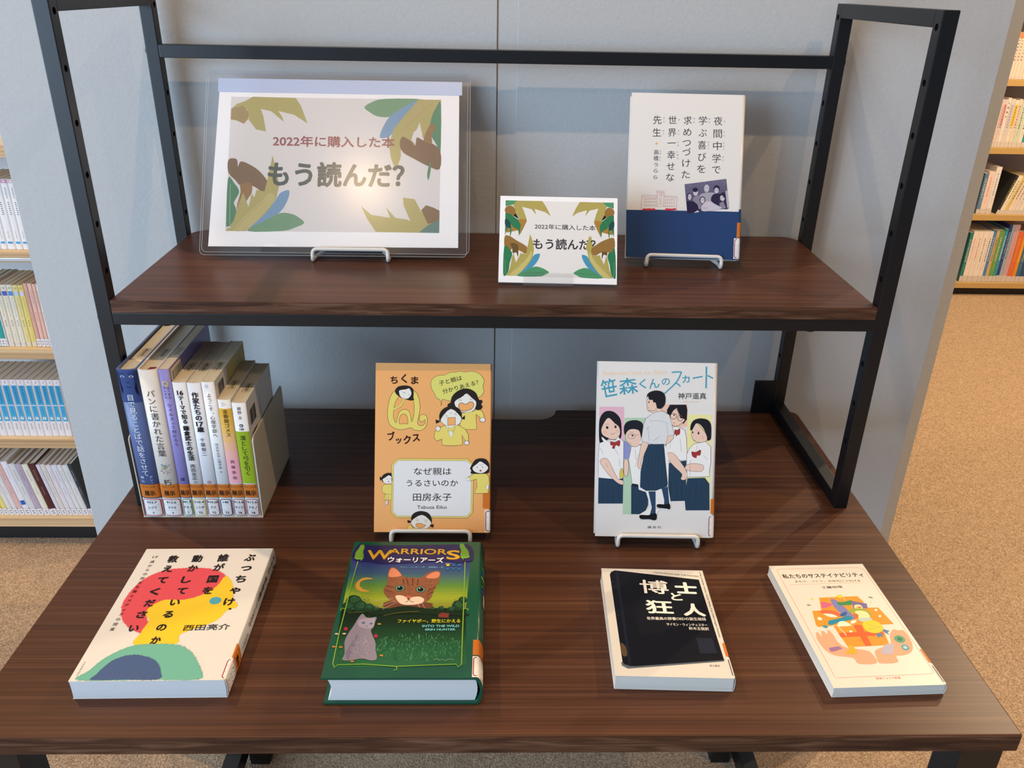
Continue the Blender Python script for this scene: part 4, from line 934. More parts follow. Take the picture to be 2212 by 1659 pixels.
class Ink:
    """collects flat coloured shapes in mm on a sheet, then lays them on a surface through fn(u, v, lift) (metres)"""
    def __init__(s, bp=None): s.v = []; s.f = []; s.c = []; s.k = 0; s.bp = bp
    def add(s, vs, fs, col):
        b = len(s.v); s.k += 1
        s.v += [(x, y, s.k) for x, y in vs]; s.f += [tuple(b+i for i in f) for f in fs]; s.c += [col]*len(fs)
    def poly(s, P, col): s.add(P, [tuple(range(len(P)))], lin(col))
    def rect(s, x0, y0, x1, y1, col, n=1):
        xs = [x0+(x1-x0)*i/n for i in range(n+1)]
        if s.bp: xs = sorted([x0, x1]+[x for x in s.bp if x0+.02 < x < x1-.02])
        n = len(xs)-1; vs = [(x, y) for y in (y0, y1) for x in xs]
        s.add(vs, [(i, i+1, n+2+i, n+1+i) for i in range(n)], lin(col))
    def stroke(s, P, w, col, closed):
        n = len(P); L = []; R = []
        for i in range(n):
            a = P[(i-1) % n] if closed or i else P[i]; b = P[(i+1) % n] if closed or i < n-1 else P[i]
            dx, dy = b[0]-a[0], b[1]-a[1]; d = math.hypot(dx, dy) or 1; nx, ny = -dy/d*w/2, dx/d*w/2
            L.append((P[i][0]+nx, P[i][1]+ny)); R.append((P[i][0]-nx, P[i][1]-ny))
        if s.bp: s.k += 8
        s.add(L+R, [(i, (i+1) % n, n+(i+1) % n, n+i) for i in range(n if closed else n-1)], lin(col))
        if s.bp: s.k -= 8.5
    def text(s, t, cx, cy, ang, wid, em, off, col):
        vs, fs, x0, x1, n = glyph(t, off)
        if not vs: return
        sx = wid/(x1-x0) if wid else em; c, sn = math.cos(math.radians(ang)), math.sin(math.radians(ang)); xm = (x0+x1)/2
        P = [((x-xm)*sx, (y-.37)*em) for x, y in vs]
        lift = 15 if s.bp else 0; s.k += lift
        b = len(s.v); s.add([(cx+x*c-y*sn, cy+x*sn+y*c) for x, y in P], fs, lin(col)); k0 = s.k
        for i in range(n, len(P)): x, y, z = s.v[b+i]; s.v[b+i] = (x, y, k0+.3*(i//n))
        s.k += .3*((len(P)-1)//n)-lift
    def vtext(s, t, x0, y0, x1, y1, em, off, col):
        n = len(t)
        for i, ch in enumerate(t):
            if ch == ' ': continue
            k = i/max(1, n-1); x = x0+(x1-x0)*k; y = y0+(y1-y0)*k; a = 0; w = 0
            if ch in 'ー・': a = -90
            if ch in '、。': x += em*.3; y += em*.3
            vs, fs, a0, a1, n1 = glyph(ch, off)
            s.text(ch, x, y, a, (a1-a0)*em, em, off, col)
    def ops(s, src):
        for ln in src.strip().split('\n'):
            o = ln.split('|'); k = o[0]
            if k in 'PS' and k != '':
                q = [float(a)/10 for a in o[-1].split()]; P = list(zip(q[::2], q[1::2]))
                if k == 'P':
                    if o[2] == '1': P = smooth_pts(P, True)
                    s.poly(P, o[1])
                else:
                    cl = o[4] == '1'
                    if o[3] == '1': P = smooth_pts(P, cl)
                    s.stroke(P, float(o[2])/10, o[1], cl)
            elif k == 'F':
                q = [float(a)/10 for a in o[-1].split()]; P = smooth_pts(list(zip(q[::2], q[1::2])), True); R = random.Random(len(P)); n = int(o[2]); L = float(o[3]); A = float(o[4])
                for i in range(n):
                    j = R.randrange(len(P)); a, b = P[j], P[(j+1) % len(P)]; t = R.random(); x = a[0]+(b[0]-a[0])*t; y = a[1]+(b[1]-a[1])*t; g = A+R.gauss(0, .35); l = L*R.uniform(.4, 1)
                    s.stroke([(x-math.cos(g)*l/2, y-math.sin(g)*l/2), (x+math.cos(g)*l/2, y+math.sin(g)*l/2)], R.uniform(.15, .4), o[1], False); s.k -= .97
            elif k == 'H':
                n, cx, cy, rx, ry, L, A, w = [float(a) for a in o[2:10]]; R = random.Random(int(cx*7+cy*13)); cs = o[1].split()
                for i in range(int(n)):
                    r = R.random()**.5; th = R.uniform(0, 6.283); x = cx+rx*r*math.cos(th); y = cy+ry*r*math.sin(th); g = A+R.gauss(0, .3); l = L*R.uniform(.5, 1.2)
                    s.stroke([(x, y), (x+math.cos(g)*l, y+math.sin(g)*l)], w*R.uniform(.6, 1.2), R.choice(cs), False); s.k -= .95
            elif k == 'T': s.text(o[2], float(o[3])/10, float(o[4])/10, float(o[5]), float(o[6])/10, float(o[7])/10, float(o[8]), o[1])
            elif k == 'V': s.vtext(o[2], *[float(a)/10 for a in o[3:8]], float(o[8]), o[1])
            elif k == 'G':
                cs = [lin(c) for c in o[1].split()]; q = [float(a)/10 for a in o[2].split()]; TL, TR, BR, BL = list(zip(q[::2], q[1::2])); n = 24
                for i in range(n):
                    a, b = i/n, (i+1)/n; f = (i+.5)/n*(len(cs)-1); j = int(f); f -= j; cc = [cs[j][m]*(1-f)+cs[min(j+1, len(cs)-1)][m]*f for m in range(3)]
                    g = lambda A, B, t: (A[0]+(B[0]-A[0])*t, A[1]+(B[1]-A[1])*t)
                    s.add([g(TL, BL, a), g(TR, BR, a), g(TR, BR, b), g(TL, BL, b)], [(0, 1, 2, 3)], cc)
                    s.k -= 1
                s.k += 1
    def build(s, name, fn, m, parent, step=3e-6, base=6e-5):
        me = bpy.data.meshes.new(name)
        me.from_pydata([fn(x/1000, y/1000, base+k*step) for x, y, k in s.v], [], s.f); me.update()
        at = me.color_attributes.new('ink', 'FLOAT_COLOR', 'CORNER'); buf = []
        for p, c in zip(me.polygons, s.c): buf += (list(c)+[1])*len(p.vertices)
        at.data.foreach_set('color', buf); me.materials.append(m)
        if s.bp: me.polygons.foreach_set('use_smooth', [True]*len(me.polygons))
        o = bpy.data.objects.new(name, me); C.objects.link(o); o.parent = parent; return o

# ---------------------------------------------------------------- materials
M_wood = ramp_mat('walnut_laminate', [(.30, '37231a'), (.5, '4f3020'), (.70, '654531')], (1.0, 62, 62), 2.4, .36, 8, .12, .0003, .5, .0, ((.7, 190, 190), 3.0, .45))
M_edge = ramp_mat('walnut_edge_band', [(.30, '35211a'), (.5, '513424'), (.70, '735240')], (5, 60, 60), 2.2, .4, 8, .1, .0003, 1.2)
M_black = mat('black_painted_steel', '0f1013', .38, 0, 0, .015, 1500)
M_blackp = mat('black_plastic', '101012', .5)
M_hole = mat('dark_hole_inside', '050506', .8)
M_wall = ramp_mat('white_wall_paint', [(.0, 'babbba'), (1, 'c2c3c2')], (1, 1, 1), 260, .75, 5, .35, .0011)
M_wallp = mat('white_wall_plain', 'd0cfcb', .8)
M_crack = mat('joint_shadow_gap', 'a09488', .9)
M_ceil = mat('ceiling_white', 'c2c0bb', .9)
M_wallr = mat('grey_far_wall', 'a5a39e', .9)
M_carpet = ramp_mat('tan_carpet', [(.30, '8a7058'), (.5, 'bf9f80'), (.70, 'e4c8a6')], (1, 1, 1), 330, .95, 5, 1.0, .005, .2, 0, ((1, 1, 1), 60, .12))
M_birch = ramp_mat('pale_wood', [(.3, 'd8b888'), (.7, 'e8cc9e')], (3, 60, 60), 2, .45, 4)
M_ply = ramp_mat('plywood_edge', [(.35, 'b08a60'), (.65, 'dab88c')], (.3, .3, 90), 1.6, .5, 3)
M_steel = mat('brushed_metal_rail', 'b9bcc0', .3, 1)
M_wire = mat('white_coated_wire', 'e6e3dc', .28, 0, .4)
M_bend = mat('cream_painted_steel', 'd6cdb8', .38)
M_paper = mat('white_paper', 'f7f6f4', .6)
M_page = ramp_mat('page_edges', [(.3, 'd8d2c4'), (.7, 'ece7dc')], (1, 1, 900), 2.2, .8, 2, .25, .0004)
M_pagew = ramp_mat('white_page_edges', [(.3, 'd4d3d2'), (.7, 'e8e7e5')], (1, 1, 900), 2.2, .8, 2, .25, .0004)
M_pageb = ramp_mat('cream_page_edges', [(.3, 'd8ccb0'), (.7, 'e8dfc8')], (1, 1, 900), 2.2, .8, 2, .25, .0004)
M_ink = print_mat('printed_ink'); M_inkg = print_mat('printed_ink_gloss', .3, .25)
M_clear = clear_mat('clear_plastic_sheet', (.985, .985, .99), .030, .19)
M_acryl = clear_mat('clear_acrylic', (.975, .975, .975), .05, .04)
def cover_mat(hexc, gloss=.36): return mat('cover_'+hexc, hexc, gloss, 0, .1)

# ---------------------------------------------------------------- the room
FZ = -.72; CZ = 1.93
struct(box('floor', (-6, 6), (-5, 6), (FZ-.05, FZ), M_carpet, bevel=0))
struct(box('ceiling', (-6, 6), (-5, 6), (CZ, CZ+.05), M_ceil, bevel=0))
struct(box('wall_far', (-6, 6), (5.0, 5.1), (FZ, CZ), M_wallp, bevel=0))
struct(box('wall_right', (4.4, 4.5), (-5, 5.0), (FZ, CZ), M_wallr, bevel=0))
struct(box('wall_left', (-4.6, -4.5), (.3, 5.0), (FZ, CZ), M_wallp, bevel=0))
wb = struct(prism('wall_back', [(-.6445, .631), (.6425, .631), (.6766, .655), (.6766, 1.05), (-.6445, 1.05)], FZ, CZ, M_wall), 'white painted pillar wall behind the desk')
struct(prism('wall_panel', [(-.6455, .625), (-.0022, .625), (-.0022, .6312), (-.6455, .6312)], FZ, CZ, M_wall, wb, .0008))
prism('wall_panel', [(.0236, .625), (.6425, .625), (.6766, .655), (.672, .656), (.6420, .6312), (.0236, .6312)], FZ, CZ, M_wall, wb, .0008)
prism('joint_strip', [(-.0006, .6268), (.0236, .6262), (.0236, .6312), (-.0006, .6312)], FZ, CZ, M_wall, wb)
prism('joint_gap', [(-.0022, .6275), (-.0006, .6275), (-.0006, .6312), (-.0022, .6312)], FZ, CZ, M_crack, wb)

# ---------------------------------------------------------------- the desk
W2 = .45; D = .595
desk = thing('display_desk', 'dark walnut display desk with black steel legs and a cable notch at the back', 'desk', loc=(0, 0, FZ))
def desk_outline():
    P = [(-W2, 0), (W2, 0)]
    def arc(cx, cy, r, a0, a1, n=6): return [(cx+r*math.cos(math.radians(a0+(a1-a0)*k/n)), cy+r*math.sin(math.radians(a0+(a1-a0)*k/n))) for k in range(n+1)]
    P += arc(W2-.012, D-.012, .012, 0, 90)
    P += [(.094, D)]+arc(.0935, D-.004, .004, 90, 180, 3)+arc(.0615, D-.002, .028, 0, -90)[0:]
    P += [(-.0615-.0, D-.030)]+arc(-.0615, D-.002, .028, -90, -180)+arc(-.0935, D-.004, .004, 0, 90, 3)
    P += arc(-W2+.012, D-.012, .012, 90, 180)
    return P
top = prism('desktop', desk_outline(), -.0195-FZ, -FZ, M_wood, desk, bevel=.0012)
box('edge_band', (-W2+.0008, W2-.0008), (-.0005, 0), (-.0186-FZ, -.0009-FZ), M_edge, desk, bevel=0)
for sx in (-1, 1):
    x0, x1 = sorted((sx*.411, sx*.449))
    box('leg', (x0, x1), (.012, .046), (.0, -.0198-FZ), M_black, desk)
    box('leg', (sx*.404, sx*.438), (.572, .592), (.0, -.0198-FZ), M_black, desk)
    box('upper_rail', (x0, x1), (.046, .545), (-.0498-FZ, -.0198-FZ), M_black, desk)
    b0, b1 = sorted((sx*.440, sx*.468))
    box('base_rail', (b0, b1), (.0, .60), (.022, .058), M_black, desk)
    for yy in (.012, .575):
        f0, f1 = sorted((sx*.402, sx*.441)); box('foot', (f0, f1), (yy, yy+.024), (0, .03), M_blackp, desk, bevel=.005)
box('back_rail', (-.411, .411), (.552, .575), (-.0698-FZ, -.0198-FZ), M_black, desk)

# ---------------------------------------------------------------- the rack standing on it
T = .0159; YF = .340; YB = .6065; H = .5553; XL = -.4278; XR = .4289
rack = thing('display_rack', 'black steel shelf rack with one walnut shelf standing on the desk', 'shelf', loc=(0, 0, 0))
def holed_post(x0, x1, y0, y1, z1, parent):
    o = box('post', (x0, x1), (y0, y1), (.0002, z1), M_black, parent, bevel=.001)
    bm = bmesh.new()
    inner = x1 if x0 < 0 else x0; s = -1 if x0 < 0 else 1
    for k in range(10):
        z = .09+.05*k
        mt = Matrix.Translation((inner+s*.001, (y0+y1)/2, z)) @ Matrix.Rotation(math.pi/2, 4, 'Y')
        bmesh.ops.create_cone(bm, cap_ends=True, segments=14, radius1=.0034, radius2=.0034, depth=.010, matrix=mt)
    me = bpy.data.meshes.new('cut'); bm.to_mesh(me); bm.free(); cut = bpy.data.objects.new('cut', me); C.objects.link(cut)
    md = o.modifiers.new('holes', 'BOOLEAN'); md.operation = 'DIFFERENCE'; md.object = cut; md.solver = 'EXACT'
    dg = bpy.context.evaluated_depsgraph_get(); dg.update(); nm = bpy.data.meshes.new_from_object(o.evaluated_get(dg)); o.modifiers.clear(); o.data = nm
    bpy.data.objects.remove(cut)
    return o
for s, x0, x1 in ((-1, XL, XL+T), (1, XR-T, XR)):
    holed_post(x0, x1, YF, YF+T, H, rack); holed_post(x0, x1, YB-T, YB, H, rack)
    box('top_bar', (x0, x1), (YF+T-.0003, YB-T+.0003), (H-T, H), M_black, rack)
    box('bottom_bar', (x0, x1), (YF+T-.0003, YB-T+.0003), (.0002, T), M_black, rack)
    xi = x1 if s < 0 else x0
    for yy, zz in ((YF+T/2, .2388), (YB-T/2, .2388), (YB-T/2, .4885)):
        dome('bolt', (x0 if s < 0 else x1, yy, zz), (s, 0, 0), .0052, .0026, M_black, rack)
    b = prism('bracket_plate', [(0, 0), (.034, 0), (.034, .0035), (0, .0035)], 0, .053, M_black, rack, bevel=.001)
    b.location = (xi-.001 if s < 0 else xi-.033, YB-T-.002, .0003)
XI0, XI1 = XL+T, XR-T
box('front_rail', (XI0, XI1), (YF, YF+T), (.2321, .2458), M_black, rack)
box('shelf_rear_rail', (XI0, XI1), (YB-T, YB), (.2321, .2458), M_black, rack)
box('back_rail', (XI0, XI1), (YB-T, YB), (.4812, .4963), M_black, rack)
for xx in (-.358, .345):
    dome('bolt', (xx, YF+T/2, .2321), (0, 0, -1), .0066, .0026, M_black, rack)
def shelf_outline():
    r = .022; P = [(XI0+.0006, .3395), (XI1-.0006, .3395)]
    P += [(XI1-.0006-r+r*math.cos(a*math.pi/12), .6195-r+r*math.sin(a*math.pi/12)) for a in range(7)]
    P += [(XI0+.0006+r-r*math.sin(a*math.pi/12), .6195-r+r*math.cos(a*math.pi/12)) for a in range(7)]
    return P
prism('shelf_board', shelf_outline(), .2460, .2602, M_wood, rack, bevel=.0006)
box('edge_band', (XI0+.0008, XI1-.0008), (.3390, .3395), (.2463, .2598), M_edge, rack, bevel=0)
ZS = .2602

# ---------------------------------------------------------------- books
def profile(w, t, r, b, q):
    q = min(1, abs(q)); return w-r+r*(1-q**4)**.25+b*(1-q*q)
QS = [-1, -.985, -.95, -.88, -.75, -.5, -.25, 0, .25, .5, .75, .88, .95, .985, 1]
class Book:
    """closed book: local x across the front cover towards the spine, y up the spine, z out of the front cover; origin = centre of the cover's lower edge on the back side"""
    def __init__(s, name, label, group, w, h, t, cover, M, page=None, hard=False, bulge=None, rough=.36, cat='book', inner=None, ct=None):
        s.w, s.h, s.t = w, h, t; s.r = .0012 if not hard else .003; s.b = bulge if bulge is not None else (.0006 if not hard else .0014)
        s.root = thing(name, label, cat, group, M)
        c = ct or (.0004 if not hard else .0022); m = cover_mat(cover, rough); s.c = c
        ox = w/2
        out = [(0-ox, t)]+[(profile(w, t, s.r, s.b, q)-ox, t/2-q*t/2) for q in QS]+[(0-ox, 0)]
        ti = t-2*c; inn = [(0-ox, c)]+[(profile(w-c, ti, s.r*.7, s.b, q)-ox, t/2+q*ti/2) for q in QS]+[(0-ox, t-c)]
        P = out+inn; n = len(P); vs = [(x, 0, z) for x, z in P]+[(x, h, z) for x, z in P]
        k = len(out); fs = []
        for i in range(n): fs.append((i, (i+1) % n, n+(i+1) % n, n+i))
        for base, fl in ((0, 0), (n, 1)):
            for i in range(k-1):
                f = (base+i, base+i+1, base+n-2-i, base+n-1-i); fs.append(f if fl else f[::-1])
        s.cover = mesh('cover', vs, fs, m, s.root)
        for i, p in enumerate(s.cover.data.polygons): p.use_smooth = 1 <= i <= 14
        # page block
        iy = .0004 if not hard else .003; fo = .0004 if not hard else .0035
        mp = page or M_page; z0, z1 = c, t-c; nf = 7; PP = []
        for i in range(nf):
            k2 = -1+2*i/(nf-1); PP.append((fo-ox+(.0015 if not hard else .004)*(1-k2*k2)*(.2 if not hard else 1), (z0+z1)/2+k2*(z1-z0)/2))
        x1 = w-c-.0004-s.r*.4; PP2 = [(x1-ox+(s.b*.8)*(1-k2*k2), (z0+z1)/2+k2*(z1-z0)/2) for k2 in (1, .6, .2, -.2, -.6, -1)]
        P = PP+PP2; n = len(P); vs = [(x, iy, z) for x, z in P]+[(x, h-iy, z) for x, z in P]
        fs = [tuple(range(n)), tuple(range(n, 2*n))[::-1]]+[(i, (i+1) % n, n+(i+1) % n, n+i) for i in range(n)]
        s.pages = mesh('page_block', vs, fs, mp, s.root)
    # arc-length wrap: u = 0 at spine's front edge, rising over the spine; u < 0 on the front cover, u > t on the back
    def wrap(s, u, v, l):
        if u < 0: return (s.w-s.r+u-s.w/2+s.r*min(1, max(0, (-u))/1e9), v, s.t+l)
        if u > s.t: return (s.w-s.r-(u-s.t)-s.w/2, v, -l)
        q = 1-2*u/s.t
        return (profile(s.w, s.t, s.r, s.b, q)-s.w/2+l, v, s.t*(1-u/s.t)+l*q)
    def front(s, x, y, l): return (min(x, s.w-s.r+.0002)-s.w/2, y, s.t+l)
    def back(s, x, y, l): return (s.w/2-x, y, -l)
    def art(s, key, m=None, name='cover_print'):
        w, h, src = ART[key]; I = Ink(); I.ops(src); return I.build(name, s.front, m or M_ink, s.root)
    def spine(s, f, name='spine_print'):
        I = Ink(s.bps()); f(I, s.t*1000); return I.build(name, s.wrap, M_ink, s.root, step=1.2e-5, base=1.6e-4)
    def bps(s): return sorted(set([s.t*1000*(1-q)/2 for q in QS]+[s.t*500*(1-(i/10-1)) for i in range(1, 20)]+[0, s.t*1000]))
    def stickers(s, rim='b03a4a', rows=('', '', ''), k0=-9.0, k1=None, orange=(26.8, 44.5), white=(.8, 25.6), txt=True, ko=None):
        t = s.t*1000; k1 = t*.96 if k1 is None else k1; n = 22
        I = Ink(s.bps()); I.rect(k0 if ko is None else ko, orange[0], k1, orange[1], 'd0762e', n)
        c = t/2
        if txt:
            I.text('ティーンズ', c, orange[1]-3.0, 0, min(13, t*.9), 3.0, .01, '5a3018'); I.text('展示', c, orange[0]+6.3, 0, min(11.5, t*.82), 7.4, .02, '2a1a12')
        o = I.build('orange_sticker', s.wrap, M_ink, s.root, step=1.2e-5, base=2.4e-4)
        I = Ink(s.bps()); I.rect(k0, white[0], k1, white[1], 'eeece8', n)
        a, b = (k0+1.0, k1-1.0) if k0 < 0 else (k0+1.1, k1-1.1); y0, y1 = white[0]+1.4, white[1]-1.4
        P = [(a, y0+2), (a, y1-2), (a+.6, y1-.6), (a+2, y1)]+[(a+2+(b-a-4)*i/8, y1) for i in range(1, 8)]+[(b-2, y1), (b-.6, y1-.6), (b, y1-2), (b, y0+2), (b-.6, y0+.6), (b-2, y0)]+[(b-2-(b-a-4)*i/8, y0) for i in range(1, 8)]+[(a+2, y0), (a+.6, y0+.6)]
        I.stroke(P, .9, rim, True)
        hh = (y1-y0)/3
        for j in (1, 2): I.stroke([(a+(b-a)*i/8, y0+hh*j) for i in range(9)], .18, 'b89aa0', False)
        for j, r in enumerate(rows):
            if r == '*': marks(I, c-t*.2, y1-hh*(j+.5), c+t*.2, y1-hh*(j+.5), 3, 2.6, '4a4a50', j)
            elif r: I.text(r, c, y1-hh*(j+.5), 0, min(t*.72, 2.1*len(r) if ord(r[0]) < 256 else 3.0*len(r)), 4.2, .015, '3a3a40')
        return I.build('call_number_label', s.wrap, M_ink, s.root, step=1.2e-5, base=2.4e-4)
def M_flat(x, y, yaw, h):
    return Matrix.Translation((x, y, .0004)) @ Matrix.Rotation(math.radians(yaw), 4, 'Z') @ Matrix.Translation((0, -h/2, 0))
def M_lean(x, y, z, yaw, tilt, t):
    """front-cover foot centre at x,y,z; tilt back from vertical"""
    a = math.radians(yaw); ti = math.radians(tilt); u = Vector((math.cos(a), math.sin(a), 0)); b = Vector((-math.sin(a), math.cos(a), 0))
    v = b*math.sin(ti)+Vector((0, 0, math.cos(ti))); n = u.cross(v); o = Vector((x, y, z))-n*t
    m = Matrix((u, v, n)).transposed().to_4x4(); m.translation = o; return m
def spots(I, x, y, n=5, w=1.4, gap=2.2, col='4a4440'):
    for k in range(n): I.rect(x-w/2+((k*7) % 3-1)*.2, y-k*gap-1.3, x+w/2, y-k*gap, col)

def marks(I, x0, y0, x1, y1, n, em, col, seed=1):
    '''print too small to read: a few tiny strokes per character cell'''
    R = random.Random(seed*31+n)
    for i in range(n):
        k = i/max(1, n-1); x = x0+(x1-x0)*k; y = y0+(y1-y0)*k; e = em*.42
        for yy in (-.7, 0, .7):
            if R.random() < .85: a = R.uniform(.5, 1)*e; I.stroke([(x-a, y+yy*e), (x+a, y+(yy+R.uniform(-.2, .2))*e)], em*.13, col, False)
        xx = R.uniform(-.5, .5)*e; I.stroke([(x+xx, y+e), (x+xx*R.uniform(-.5, 1.2), y-e)], em*.13, col, False)
# lying on the desk
b = Book('paperback', 'white paperback lying flat with a red and yellow head painted on it', 'books lying flat along the desk front', .134, .1867, .0205, 'e4e1da', M_flat(-.3035, .1354, .66, .1867), page=M_pagew)
b.art('buc')
b.spine(lambda I, t: (I.vtext('ぶっちゃけ、誰が国を動かしているのか', t*.35, 180, t*.35, 78, 5.4, .03, '2a2426'), I.vtext('教えてください', t*.72, 174, t*.72, 130, 5.0, .03, '2a2426'), I.vtext('西田亮介', t*.5, 66, t*.5, 50, 4.5, .01, '2a2426')))
b.stickers('a83a4a', ('*', '*', '*'), -3.5, orange=(27, 44), ko=-.3)
b = Book('hardcover_book', 'thick green hardcover lying flat with a tabby cat head above a grey cat', 'books lying flat along the desk front', .1355, .1931, .031, '17543c', M_flat(-.0827, .1309, -.05, .1931), page=M_pagew, hard=True, bulge=.0032, rough=.24)
b.art('war', M_inkg)
b.spine(lambda I, t: ([I.rect(2, 150-k*7, t-2, 153-k*7, ['2a8a5a', '3a4ab0', '8ab040', '1a5a3a'][k % 4], 8) for k in range(6)], I.rect(5, 98, t-5, 128, '30407a', 8), I.rect(6.5, 100, t-6.5, 116, 'b8a888', 8), I.vtext('ウォーリアーズ', t/2, 186, t/2, 156, 5, .03, 'd8c840')))
b.stickers('a83a4a', ('*', '*', '*'), -3, orange=(27, 46))
b = Book('pocket_paperback', 'small white paperback lying flat with a picture of an old black book', 'books lying flat along the desk front', .1072, .1513, .0158, 'dcd8cf', M_flat(.1622, .1256, -1.92, .1513), page=M_page)
b.art('bun'); b.stickers('3a3a4a', ('*', '*', '*'), -1.5, orange=(27, 44))
b = Book('pocket_paperback', 'small white paperback lying flat with an orange gift box and two hands', 'books lying flat along the desk front', .1041, .1721, .0112, 'dedad0', M_flat(.3485, .1293, 2.22, .1721), page=M_page)
b.art('iwa'); b.stickers('3a2a34', ('*', '*', '*'), -1.5, orange=(27, 44))

# leaning on wire easels
q = Book('paperback', 'orange paperback with a yellow letter Q and shouting cartoon faces on an easel', 'books on wire easels', .130, .190, .0135, 'f1ae68', M_lean(-.0717, .2705, .0127, -.4, 26.1, .0135), page=M_page)
q.art('q'); q.stickers('8a2a38', ('*', '*', '*'), -4.4, orange=(27.5, 46.5), ko=-7)
sb = Book('hardcover_book', 'white hardcover with schoolgirls and a long navy skirt on an easel', 'books on wire easels', .133, .1964, .0175, 'e9e5df', M_lean(.1781, .2629, .0128, -1.33, 23.89, .0175), page=M_page, hard=True, ct=.0018)
sb.art('sasa'); sb.stickers('a83a4a', ('*', '*', '*'), -3.5, orange=(27.5, 44), ko=-1)
yk = Book('hardcover_book', 'white hardcover with a navy paper band, a red school and a group photo', 'books on wire easels', .137, .198, .0165, 'e6e2dc', M_lean(.2252, .4729, .273, -3.36, 24.11, .0165), page=M_page, hard=True, ct=.0018)
yk.art('yakan')
yk.spine(lambda I, t: (I.rect(.0, .3, t, 60.6, '29436f', 10), I.vtext('世界一幸せな先生', t*.5, 172, t*.5, 118, 6, .0, '8a8088')), 'spine_print')
yk.stickers('a83040', ('*', '*', '*'), -4.2, orange=(26.5, 44.5), ko=-1.2)

def easel(label, x, y, z, yaw, tilt, wid, up, lip=.016, front=.006, arm=.0035):
    """white wire easel: front lip, two arms under the load, leaning back support and rear feet"""
    a = math.radians(yaw)
    root = thing('wire_easel', label, 'easel', 'white wire easels', Matrix.Translation((x, y, z)) @ Matrix.Rotation(a, 4, 'Z'))
    r = .0023; ti = math.radians(tilt); h = wid/2; k = .010
    s = math.sin(ti); c = math.cos(ti)
    P = [(-h+.010, .030+.11*s/1, .11*c+.0), (-h+.010, .026, .006), (-h, .012, r), (-h, -front-.001, r), (-h, -front-.001+lip*s*.5, lip), (h, -front-.001+lip*s*.5, lip), (h, -front-.001, r), (h, .012, r), (h-.010, .026, .006), (h-.010, .030+.11*s, .11*c), ]
    tube('front_wire', fillet(P, .006), r, M_wire, root)
    Q = [(-h+.010, .030+.11*s, .11*c), (-h+.010, .030+.118*s, .118*c), (h-.010, .030+.118*s, .118*c), (h-.010, .030+.11*s, .11*c)]
    tube('back_wire', fillet(Q, .006), r, M_wire, root)
    Q = [(-h+.016, .030+.112*s, .112*c), (-h+.016, .085+.05*s, r), (h-.016, .085+.05*s, r), (h-.016, .030+.112*s, .112*c)]
    tube('rear_foot', fillet(Q, .006), r, M_wire, root)
    return root

# the upright row in the cream book holder
RY = .3172; GR = 'upright books in the cream book holder'
def M_row(xc, y0, t, w):
    u = Vector((0, -1, 0)); v = Vector((0, 0, 1)); n = Vector((-1, 0, 0)); m = Matrix((u, v, n)).transposed().to_4x4()
    m.translation = Vector((xc+t/2, y0+w/2, .0013)); return m
def row_book(name, label, x0, x1, h, w, col, page, hard, spine_f, rim, rows, cut=None):
    t = x1-x0-.0004; b = Book(name, label, GR, w, h, t, col, M_row((x0+x1)/2, RY, t, w), page=page, hard=hard, bulge=.0022 if hard else .0011, ct=.002 if hard else None)
    b.spine(spine_f)
    I0 = b.stickers(rim, rows, .35, t*1000-.35)
    return b
def s1(I, t):
    I.rect(0.3, 150, t-.3, 189, '3c4f84', 10)
    I.poly([(.3, 188.6), (t-.3, 188.6), (t-.3, 186), (t*.8, 186.6), (t*.62, 188), (t*.5, 188.3), (t*.3, 187), (t*.15, 185.5), (.3, 184)], '1c2444')
    for x, sg in ((.3, 1), (t-.3, -1)): I.poly([(x, 188), (x+sg*4.6, 188.5), (x+sg*3.2, 182), (x+sg*2.6, 174), (x+sg*4.5, 167), (x+sg*3.5, 160), (x+sg*1.5, 157), (x, 156)], '1c2444')
    for cx in (t*.3, t*.72): I.poly(smooth_pts([(cx-2.6, 181), (cx, 182.6), (cx+2.6, 181), (cx, 180)], True), 'b8bcd0'); I.poly(smooth_pts([(cx-.9, 181.2), (cx, 182), (cx+.9, 181.2), (cx, 180.3)], True), '1c2444'); I.stroke([(cx-2.8, 184), (cx, 185.2), (cx+2.8, 184)], .5, '1c2444', False)
    [I.stroke([(x_+sg_*k_*.9, 187), (x_+sg_*(1.2+k_*.8), 172), (x_+sg_*(2.5+k_*.5), 162)], .25, '141a34', False) for x_, sg_ in ((.3, 1), (t-.3, -1)) for k_ in range(4)]
    I.stroke([(t*.46, 175), (t*.52, 173.6), (t*.58, 175)], .5, '1c2444', False); I.stroke([(t*.4, 169), (t*.52, 168.2), (t*.64, 169)], .8, '26305a', False)
    I.vtext('目で見ることばで話をさせて', t*.5, 156, t*.5, 60, 8.0, -.004, 'e8ecf4'); I.vtext('アン・', t*.72, 54.5, t*.72, 47, 3.6, 0, 'e0e4f0'); I.vtext('横山', t*.3, 54.5, t*.3, 49.5, 3.6, 0, 'e0e4f0')
def s2(I, t):
    I.vtext('パンに書かれた言葉', t*.5, 161, t*.5, 86, 9.2, -.004, '4a4440'); I.text('朽', t*.5, 47.5, 0, 8, 8.5, 0, '4a4440')
    R = random.Random(4)
    for k in range(60):
        a = R.uniform(0, 6.28); rr = R.uniform(0, 1); x = t*.5+5.2*rr*math.cos(a); y = 66+8.5*rr*math.sin(a); s = R.uniform(.4, .9)
        I.poly([(x-s, y), (x, y+s), (x+s, y), (x, y-s)], R.choice(['6aa890', '8ac0a8', 'e8a0b0', 'e0d070', '70a0c0', 'd0707c', 'f0e0a0']))
